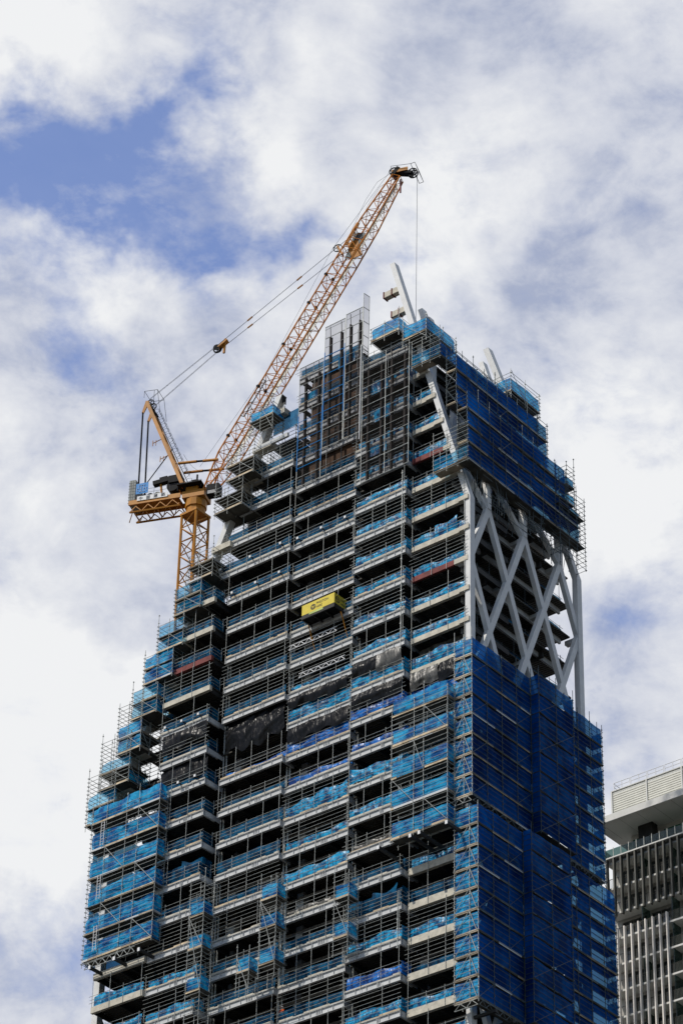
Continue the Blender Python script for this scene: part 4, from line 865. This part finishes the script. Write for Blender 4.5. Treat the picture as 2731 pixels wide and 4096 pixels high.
for w_ in (1.1, -1.1): s = MB(); s.bar(K(-1.6, 216.45, w_), K(-8.2, 216.6, w_), .18, .62); [s.bar(K(-1.8-i*.78, 215.2+.5*(i % 2)*1.6, w_), K(-2.58-i*.78, 215.2+.5*((i+1) % 2)*1.6, w_), .09) for i in range(8)]; s.build('deck_girder', M['orange'], crane)
s = MB(); s.bar(K(-2.0, 216.55), K(-8.2, 216.75), 2.1, .08); s.build('machinery_deck', M['orange'], crane)
s = MB()
for i in range(5):
    u_ = -1.8-i*1.45; s.tube(K(u_, 215.4, 1.05), K(u_, 215.4, -1.05), .09); s.tube(K(u_, 215.4, 1.05), K(u_-1.3, 215.4, -1.05), .06)
s.build('deck_bracing', M['orange'], crane)
s = MB()
for w_ in (1.1, -1.1):
    s.tube(K(-1.6, 215.05, w_), K(-8.0, 215.25, w_), .14); 
    pass
s.build('lower_chord', M['orange'], crane)
s = MB()
for i in range(3): s.bar(K(-7.7-i*.28, 218.2+.0*i), K(-7.46-i*.28, 218.2), 2.3, 3.4)
for i in range(8): s.bar(K(-8.32, 216.6+i*.42), K(-7.44, 216.6+i*.42), 2.34, .05)
s.build('counterweight', M['greyw'], crane)
s = MB(); s.bar(K(-7.3, 218.35, 1.28), K(-5.75, 218.35, 1.28), .05, 1.5); s.build('name_board', M['signblue'], crane)
# monoline letters on the blue board
def strokes(ch, u0_, z0_, w_, h_, parent):
    G = {'S': [(1, 1, 0, 1), (0, 1, 0, .5), (0, .5, 1, .5), (1, .5, 1, 0), (1, 0, 0, 0)], 'C': [(1, 1, 0, 1), (0, 1, 0, 0), (0, 0, 1, 0)], 'E': [(1, 1, 0, 1), (0, 1, 0, 0), (0, 0, 1, 0), (0, .5, .9, .5)]}[ch]
    s = MB()
    for a, b, c, d in G: s.bar(K(u0_+a*w_, z0_+b*h_, 1.315), K(u0_+c*w_, z0_+d*h_, 1.315), .02, .085, NN)
    s.build('lettering', M['white2'], parent)
for ch, u_, w_, z_, h_ in (('C', -7.15, .16, 218.0, .34), ('S', -6.9, .2, 217.85, .95), ('C', -6.6, .2, 217.85, .95), ('E', -6.3, .2, 217.85, .95), ('C', -6.02, .16, 218.0, .34)): strokes(ch, u_, z_, w_, h_, crane)
s = MB(); s.bar(K(-7.1, 216.95, 1.25), K(-3.2, 216.85, 1.25), .04, .62); s.build('long_sign', M['white2'], crane)
for ch, u_ in zip('\u4e2d\u570b\u5efa\u7bc9', (-6.9, -5.95, -5.0, -4.05)):
    text(ch, .55, K(u_, 216.70, 1.285), D, (0, 0, 1), inkm, crane)
# deck railings, winches
s = MB()
for i in range(9): s.tube(K(-7+i*1.0, 217.1, 1.2), K(-7+i*1.0, 218.2, 1.2), .02)
s.tube(K(-7, 218.2, 1.2), K(1, 218.2, 1.2), .02); s.tube(K(-7, 217.7, 1.2), K(1, 217.7, 1.2), .02); s.build('deck_railing', M['cable'], crane)
s = MB(); s.bar(K(-5.4, 219.2, .5), K(-2.2, 219.6, .5), .7, .55); s.bar(K(-4.6, 219.7, .5), K(-3.6, 219.8, .5), .5, .4); s.bar(K(-3.4, 219.3, .3), K(-1.8, 219.3, .3), 1.2, 1.0); s.disc(K(-2.9, 218.4, 0), NN, .75, 1.4); s.build('luffing_winch', M['black'], crane)
s = MB()
for u_ in (-5.6, -4.7, -6.4): s.disc(K(u_, 217.3, .5), NN, .42, .9)
s.build('hoist_winch', M['greyw'], crane)
s = MB(); s.bar(K(-4.2, 217.0, .5), K(-4.5, 219.2, .5), .2); s.bar(K(-1.9, 217.8, -.4), K(-2.2, 219.0, -.4), 1.2, .6); s.build('winch_frame', M['orange'], crane)
s = MB(); s.bar(K(-.2, 217.9, .9), K(.6, 217.9, .9), .9, .6); s.tube(K(.2, 218, .6), K(.2, 219.4, .6), .12); s.build('slew_motor', M['black'], crane)
# cab
s = MB(); s.bar(K(1.9, 216.1, 1.2), K(3.5, 216.1, 1.2), 1.1, 1.4); s.build('operator_cab', M['black'], crane)
s = MB()
for i in range(5): s.bar(K(2.1, 215.5+i*.09, 1.76), K(3.1, 215.5+i*.09, 1.76), .02, .04)
s.build('cab_grille', M['white2'], crane)
# A-frame
ap = (-6.85, 231.6)
for w_ in (1.0, -1.0):
    s = MB(); s.bar(K(-1.3, 217.6, w_), K(ap[0], ap[1], w_*.9), .34, .42); s.bar(K(ap[0]+.1, ap[1]+.1, w_*.9), K(ap[0]-.45, ap[1]-1.6, w_*.9), .2, .5, w2=.12); s.build('frame_leg', M['orange'], crane)
    s = MB(); s.tube(K(ap[0]-.45, ap[1]-1.5, w_*.9), K(-7.15, 219.0, w_), .11, 8); s.build('back_stay', M['black'], crane)
s = MB()
for t in (.1, .3, .5, .7, .9): s.bar(K(lerp(-1.3, ap[0], t), lerp(217.6, ap[1], t), 1), K(lerp(-1.3, ap[0], t), lerp(217.6, ap[1], t), -1), .16)
s.build('frame_crosspiece', M['orange'], crane)
s = MB(); s.tube(K(-6.9, 218.2, .9), K(-3.2, 224.0, .6), .07); s.build('frame_brace', M['black'], crane)
# ladder with hoops up the A-frame
s = MB()
for w_ in (-.25, .25): s.tube(K(-1.0, 218.4, w_), K(-6.1, 230.6, w_), .03)
for i in range(16):
    t = i/15; c0 = K(lerp(-1.0, -6.1, t), lerp(218.4, 230.6, t)); o_ = (D*.92+Vector((0, 0, .38))).normalized()
    pts = [c0+NN*(.35*math.cos(a))+o_*(.65*math.sin(a)) for a in [math.pi*j/6 for j in range(7)]]; s.path(pts, .022, 4); s.tube(c0-NN*.25, c0+NN*.25, .02, 4)
for a in (.9, math.pi/2, math.pi-.9):
    q = NN*(.35*math.cos(a))+o_*(.65*math.sin(a)); s.tube(K(-1.6, 219.8)+q, K(-6.1, 230.6)+q, .02, 4)
s.build('caged_ladder', M['cable'], crane)
s = MB(); s.wheel(K(ap[0]+.25, ap[1]+.2, .4), NN, .45, .1); s.wheel(K(ap[0]+.25, ap[1]+.2, -.4), NN, .45, .1); s.bar(K(ap[0]+.2, ap[1]-.2), K(ap[0]+1.0, ap[1]-1.6), .9, .3)
s.build('head_sheaves', M['black'], crane)
s = MB(); pl = [K(ap[0]-.3, ap[1]+.5, 1.2), K(ap[0]-.3, ap[1]+1.5, 1.2), K(ap[0]+1.4, ap[1]+1.4, 1.2), K(ap[0]+1.9, ap[1]-2.0, 1.2)]; s.path(pl, .03); s.path([p-NN*2.2 for p in pl], .03)
s.tube(pl[1], pl[1]-NN*2.2, .03); s.tube(pl[2], pl[2]-NN*2.2, .03); s.tube(K(ap[0]+1.0, ap[1]-.2, 1.2), K(ap[0]+1.0, ap[1]+1.4, 1.2), .03); s.build('head_platform_rail', M['cable'], crane)
s = MB()
for (u_, z_) in ((-4.4, 225.6), (-3.3, 223.0)): s.tube(K(u_, z_, .9), K(u_-1.3, z_-.5, .9), .05); s.tube(K(u_-1.3, z_-.1, .9), K(u_-1.3, z_-.9, .9), .05); s.tube(K(u_-.9, z_-.1, .9), K(u_-.9, z_-.9, .9), .04)
s.build('cable_bracket', M['orange'], crane)
# horizontal struts between A-frame and jib
for w_ in (1.0, -1.0):
    s = MB(); s.tube(K(-2.2, 221.3, w_), K(.2, 221.1, w_), .17, 8); s.tube(K(1.0, 221.0, w_), K(2.9, 220.8, w_), .17, 8); s.build('buffer_strut', M['orange'], crane)
    MB().tube(K(.2, 221.1, w_), K(1.0, 221.0, w_), .13, 8).build('buffer_rod', M['black'], crane)
# jib
J0 = Vector((1.2, 216.6)); J1 = Vector((25.0, 261.2)); jd = (J1-J0).normalized(); jn = Vector((-jd.y, jd.x))     # (u,z) along and normal (towards the stays)
JL = (J1-J0).length
def J(t, a, w_):       # t metres along, a normal offset, w_ sideways
    p = J0+jd*t+jn*a; return K(p.x, p.y, w_)
def jc(t, d, w_): return [J(t, d, w_), J(t, d, -w_), J(t, -d, -w_), J(t, -d, w_)]
secs = [(0, .12, .9), (5.5, 1.05, .95), (16, 1.05, .95), (26, 1.05, .95), (36, 1.05, .95), (42, .98, .9), (JL-1.0, .55, .6)]
for (a, da, wa), (b, db, wb) in zip(secs, secs[1:]):
    lattice4(jc(a, da, wa), jc(b, db, wb), .105, .045, max(3, int((b-a)/1.35)), M['orangejib'])
s = MB(); s.bar(J(4, -.75, .0), J(JL-2, -.5, .0), .5, .05, NN); s.build('jib_walkway', M['tube'], crane)
s = MB()
for t in (8, 15.5, 22, 28.5, 33): s.box(*[tuple(J(t, 1.1, .9)+Vector((q, q, q))) for q in (-.16, .16)]); s.box(*[tuple(J(t+.6, 1.1, -.9)+Vector((q, q, q))) for q in (-.16, .16)])
s.build('rope_guide', M['black'], crane)
s = MB(); s.bar(J(11, 1.0, .98), J(16.5, 1.0, .98), .1); s.bar(J(11, .5, .98), J(16.5, .5, .98), .1); s.bar(J(11, 1, .98), J(11, .5, .98), .08); s.bar(J(16.5, 1, .98), J(16.5, .5, .98), .08); s.build('jib_ladder_rest', M['black'], crane)
s = MB(); s.bar(J(38, 1.2, .5), J(41.5, 1.25, .5), .2, .4); s.bar(J(36.8, 1.1, 0), J(37.8, 2.4, 0), .4, .25); s.bar(J(37, -.9, 0), J(39, .9, 0), 1.4, .12, NN); s.build('pendant_anchor', M['orange'], crane)
s = MB(); s.wheel(J(37.6, 2.3, 0), NN, .55, .1); s.build('deflector_sheave', M['black'], crane)
s = MB(); s.bar(J(36.5, -.2, 0), J(40.5, .6, 0), 1.5, .06, NN); s.build('mid_platform', M['tubedark'], crane)
s = MB(); s.wheel(J(JL-.3, .9, .25), NN, .55, .12); s.wheel(J(JL-.3, .9, -.25), NN, .55, .12); s.wheel(J(JL+.2, -1.6, .2), NN, .6, .12); s.wheel(J(JL+.2, -1.6, -.2), NN, .6, .12)
s.bar(J(JL-1.0, .6, 0), J(JL+.3, .4, 0), 1.2, .5); s.bar(J(JL-.3, .5, 0), J(JL+.1, -1.6, 0), .9, .35); s.build('tip_sheaves', M['black'], crane)
s = MB(); s.bar(J(JL-.6, .9, .5), J(JL+.4, -.9, .5), .14, .5); s.build('tip_bracket', M['orange'], crane)
s = MB(); c8 = [J(JL+.9, -1.2, .9), J(JL+.9, -1.2, -.9), J(JL-.5, -2.6, -.9), J(JL-.5, -2.6, .9)]; c9 = [p+(D*.55+Vector((0, 0, .1))) for p in c8]
for A_ in (c8, c9):
    for i in range(4): s.tube(A_[i], A_[(i+1) % 4], .035)
for a, b in zip(c8, c9): s.tube(a, b, .035)
s.tube(J(JL, 1.2, .8), c8[0], .03); s.tube(J(JL, 1.2, -.8), c8[1], .03); s.tube(J(JL-1, .6, .8), J(JL, 1.3, .8), .03); s.build('tip_cage', M['cable'], crane)
s = MB(); s.bar(J(JL-1.3, -.7, .3), J(JL-1.3, -.7, .3)-Vector((0, 0, 2.2)), .16); s.build('hanging_block', M['rust'], crane)
# stays and ropes
sh = K(1.6, 238.6, 0)
for w_ in (.75, -.75):
    for q in (-.06, .06): MB().tube(K(ap[0]+.3, ap[1]+.5, w_+q), sh+NN*(w_*.6+q), .022, 4).build('luffing_rope', M['cable'], crane)
    q1 = J(38.5, 1.3, w_); MB().tube(sh+NN*w_*.6, q1, .035, 4).build('pendant', M['cable'], crane)
    for t in (.24, .62):
        p = (sh+NN*w_*.6).lerp(q1, t+(.02 if w_ > 0 else 0)); d_ = (q1-sh).normalized()*.4; MB().tube(p-d_, p+d_, .11, 6).build('pendant_link', M['orange'], crane)
s = MB(); s.wheel(sh-NN*.1, NN, .5, .16); s.disc(sh+NN*.3, NN, .42, .1); s.build('bridle_sheave', M['black'], crane)
s = MB(); s.bar(sh+D*.2, sh+D*1.3+Vector((0, 0, 1.0)), .7, .25); s.bar(sh+D*.9-Vector((0, 0, .9)), sh+D*1.0+Vector((0, 0, 1.3)), .25, .2); s.build('bridle_frame', M['orange'], crane)
MB().path([K(.2, 221.0, 0), K(8, 233, .1), J(37.6, 2.9, .05)], .02, 4).build('hoist_rope', M['cable'], crane)
MB().tube(J(37.6, 2.9, 0), J(JL-.3, 1.45, .1), .022, 4).build('hoist_rope', M['cable'], crane)
for w_ in (.5, -.5): MB().path([J(38.5, 1.3, w_), J(45, 2.1, w_), J(48.0, 2.0, w_), J(JL-.8, .9, w_)], .02, 4).build('jib_top_line', M['cable'], crane)
tp = J(JL+.2, -2.25, .0)
MB().tube(tp, Vector((tp.x, tp.y, 222)), .028, 4).build('hook_rope', M['cable'], crane); s = MB(); s.box((tp.x-.2, tp.y-.3, 220.8), (tp.x+.2, tp.y+.3, 222)); s.tube((tp.x, tp.y, 220.8), (tp.x, tp.y, 220.2), .1); s.build('hook_block', M['black'], crane)
pts = [K(-2.0, 223.3)+(J(4.5, 1, 0)-K(-2.0, 223.3))*t-Vector((0, 0, 2.0*4*t*(1-t)*.9)) for t in fr(0, 1, 10)]; MB().path(pts, .02, 4).build('slack_cable', M['cable'], crane)

# ------------------------------------------------------------------ neighbouring apartment block
XN = 245.0
nb_ = thing('apartment_block', (XN+8, 140, 0), 'grey apartment block with louvred roof plant room, vertical fins and railed balconies', 'building')
FHn = 3.02; ZN = 163.5; NS = 1.1224
nb_.location = ((XN+8)*NS, 140*NS, -.2); nb_.scale = (NS, NS, NS)
MB().box((XN+.6, 128, 0), (XN+17, 164.6, ZN-.02)).build('wall', M['render'], nb_)
for i in range(18):
    z = ZN-FHn*i-.3
    MB().box((XN-.9, 128, z-.22), (XN+.597, 164.5, z+.0)).build('balcony_slab', M['panel'], nb_)
# windows/doors on each floor
for i in range(17):
    zb_ = ZN-FHn*(i+1)-.27
    for j, (ya, yb) in enumerate(((160.9, 163.6), (157.6, 159.9), (153.6, 156.0), (149.8, 152.2))):
        if i == 2: zz0 = zb_+.0
        s = MB(); s.box((XN+.5, ya, zb_+.02), (XN+.597, yb, zb_+2.25)); p = s.build('window', M['pane'], nb_)
        f_ = MB()
        for yy in (ya, (ya+yb)/2, yb): f_.box((XN+.42, yy-.05, zb_+.03), (XN+.499, yy+.05, zb_+2.3))
        f_.box((XN+.425, ya, zb_+2.25), (XN+.498, yb, zb_+2.33)); f_.box((XN+.43, ya, zb_+1.55), (XN+.497, yb, zb_+1.6)); f_.build('window_frame', M['darkfin'], p)
    s = MB(); y_ = 150.0; xr = XN-.85
    s.tube((xr, 150, zb_+1.05), (xr, 164.4, zb_+1.05), .035)
    while y_ < 164.4: s.box((xr-.012, y_, zb_), (xr+.012, y_+.035, zb_+1.05)); y_ += .16
    s.build('balcony_railing', M['darkfin'], nb_)
    for yy in ((156.6,) if i % 2 else (156.6, 160.3)): MB().box((XN-.85, yy-.06, zb_), (XN+.59, yy+.06, zb_+2.7)).build('party_screen', M['glass'], nb_)
# fins
for i in range(13):
    y_ = 164.3-.9*i; MB().box((XN-1.35, y_-.09, 156.6), (XN-.95, y_+.09, ZN-.03)).build('dark_fin', M['darkfin'], nb_)
MB().box((XN-1.36, 150, ZN-.025), (XN+.6, 164.6, ZN+.12)).build('terrace_edge', M['panel'], nb_)
for i in range(8):
    y_ = 163.25-.88*i; MB().box((XN-1.3, y_-.07, 130), (XN-.95, y_+.07, 155.1)).build('pale_fin', M['palefin'], nb_)
# terrace level
MB().box((XN+1.6, 128, ZN+.12), (XN+16, 162.9, 167.2)).build('terrace_wall', M['render'], nb_)
for (ya, yb) in ((160.9, 162.7), (155.3, 158.7), (150, 154.9)):
    p = MB().box((XN+1.5, ya, ZN+.3), (XN+1.597, yb, 166.6)).build('terrace_window', M['greenpane'], nb_)
    MB().box((XN+1.4, ya, ZN+1.6), (XN+1.499, yb, ZN+1.7)).build('window_frame', M['darkfin'], p)
MB().box((XN+.2, 159.3, ZN+.12), (XN+1.2, 161.1, 167.2)).build('terrace_column', M['core'], nb_)
s = MB(); s.box((XN-1.05, 148, ZN+.2), (XN-1.03, 164.6, ZN+1.25)); s.box((XN-1.03, 164.58, ZN+.2), (XN+2, 164.6, ZN+1.25)); s.build('glass_balustrade', M['glass'], nb_)
s = MB()
for i in range(14): y_ = 164.5-i*.98; s.box((XN-1.09, y_-.03, ZN+.12), (XN-1.06, y_+.03, ZN+1.4))
s.build('balustrade_post', M['tube'], nb_)
s = MB(); s.box((XN-2.5, 128, 167.2), (XN+17, 165.0, 167.35)); s.box((XN-2.52, 128, 166.5+.72), (XN-2.3, 165.02, 168.0)); s.box((XN-2.3, 164.8, 167.351), (XN+17, 165.0, 168.0)); s.build('roof_slab', M['panel'], nb_)
s = MB()
for i in range(9): y_ = 164-2.2*i; s.box((XN-2.4, y_-.01, 167.19), (XN+1.5, y_+.01, 167.199))
s.build('soffit_joint', M['darkfin'], nb_)
MB().box((XN+.15, 128, 167.36), (XN+14, 164.0, 172.1)).build('plant_room', M['core'], nb_)
s = MB(); z = 169.0-1.4
while z < 172.2: s.box((XN+.0, 140, z), (XN+.06, 164.1, z+.21)); s.box((XN+.06, 164.1, z), (XN+14, 164.15, z+.21)); z += .28
s.build('louvre', M['louvre'], nb_)
for y_ in (164.15, 159.65, 155.15, 150.6): MB().box((XN-.12, y_-.08, 167.36), (XN-.04, y_+.08, 172.3)).build('louvre_post', M['panel'], nb_)
MB().box((XN-.1, 140, 172.301), (XN+.3, 164.25, 172.4)).build('parapet_cap', M['panel'], nb_)
s = MB(); y_ = 164.0
while y_ > 150:
    a, b = y_, y_-2.15
    for yy in (a-.05, (a+b)/2, b+.05): s.tube((XN+.1, yy, 172.4), (XN+.1, yy, 173.4), .035)
    s.tube((XN+.1, a-.05, 173.4), (XN+.1, b+.05, 173.4), .035); s.tube((XN+.1, a-.05, 172.95), (XN+.1, b+.05, 172.95), .03); y_ -= 2.2
s.tube((XN+.1, 164, 173.4), (XN+3, 164, 173.4), .035); s.tube((XN+.1, 164, 172.95), (XN+3, 164, 172.95), .03); s.build('roof_railing', M['white2'], nb_)
# ------------------------------------------------------------------ ground
g_ = MB().box((-2500, -2500, -.5), (2500, 2500, 0)).build('ground', M['asphalt'], loc=(0, 0, 0)); tag(g_, 'dark asphalt ground far below the tower', None, None, 'structure')
for o in bpy.data.objects:
    if len(o.get('label', '').split()) > 16: print('LONG', o.name, len(o['label'].split()), o['label'])
for o in bpy.data.objects:
    if '_w' in o: del o['_w']
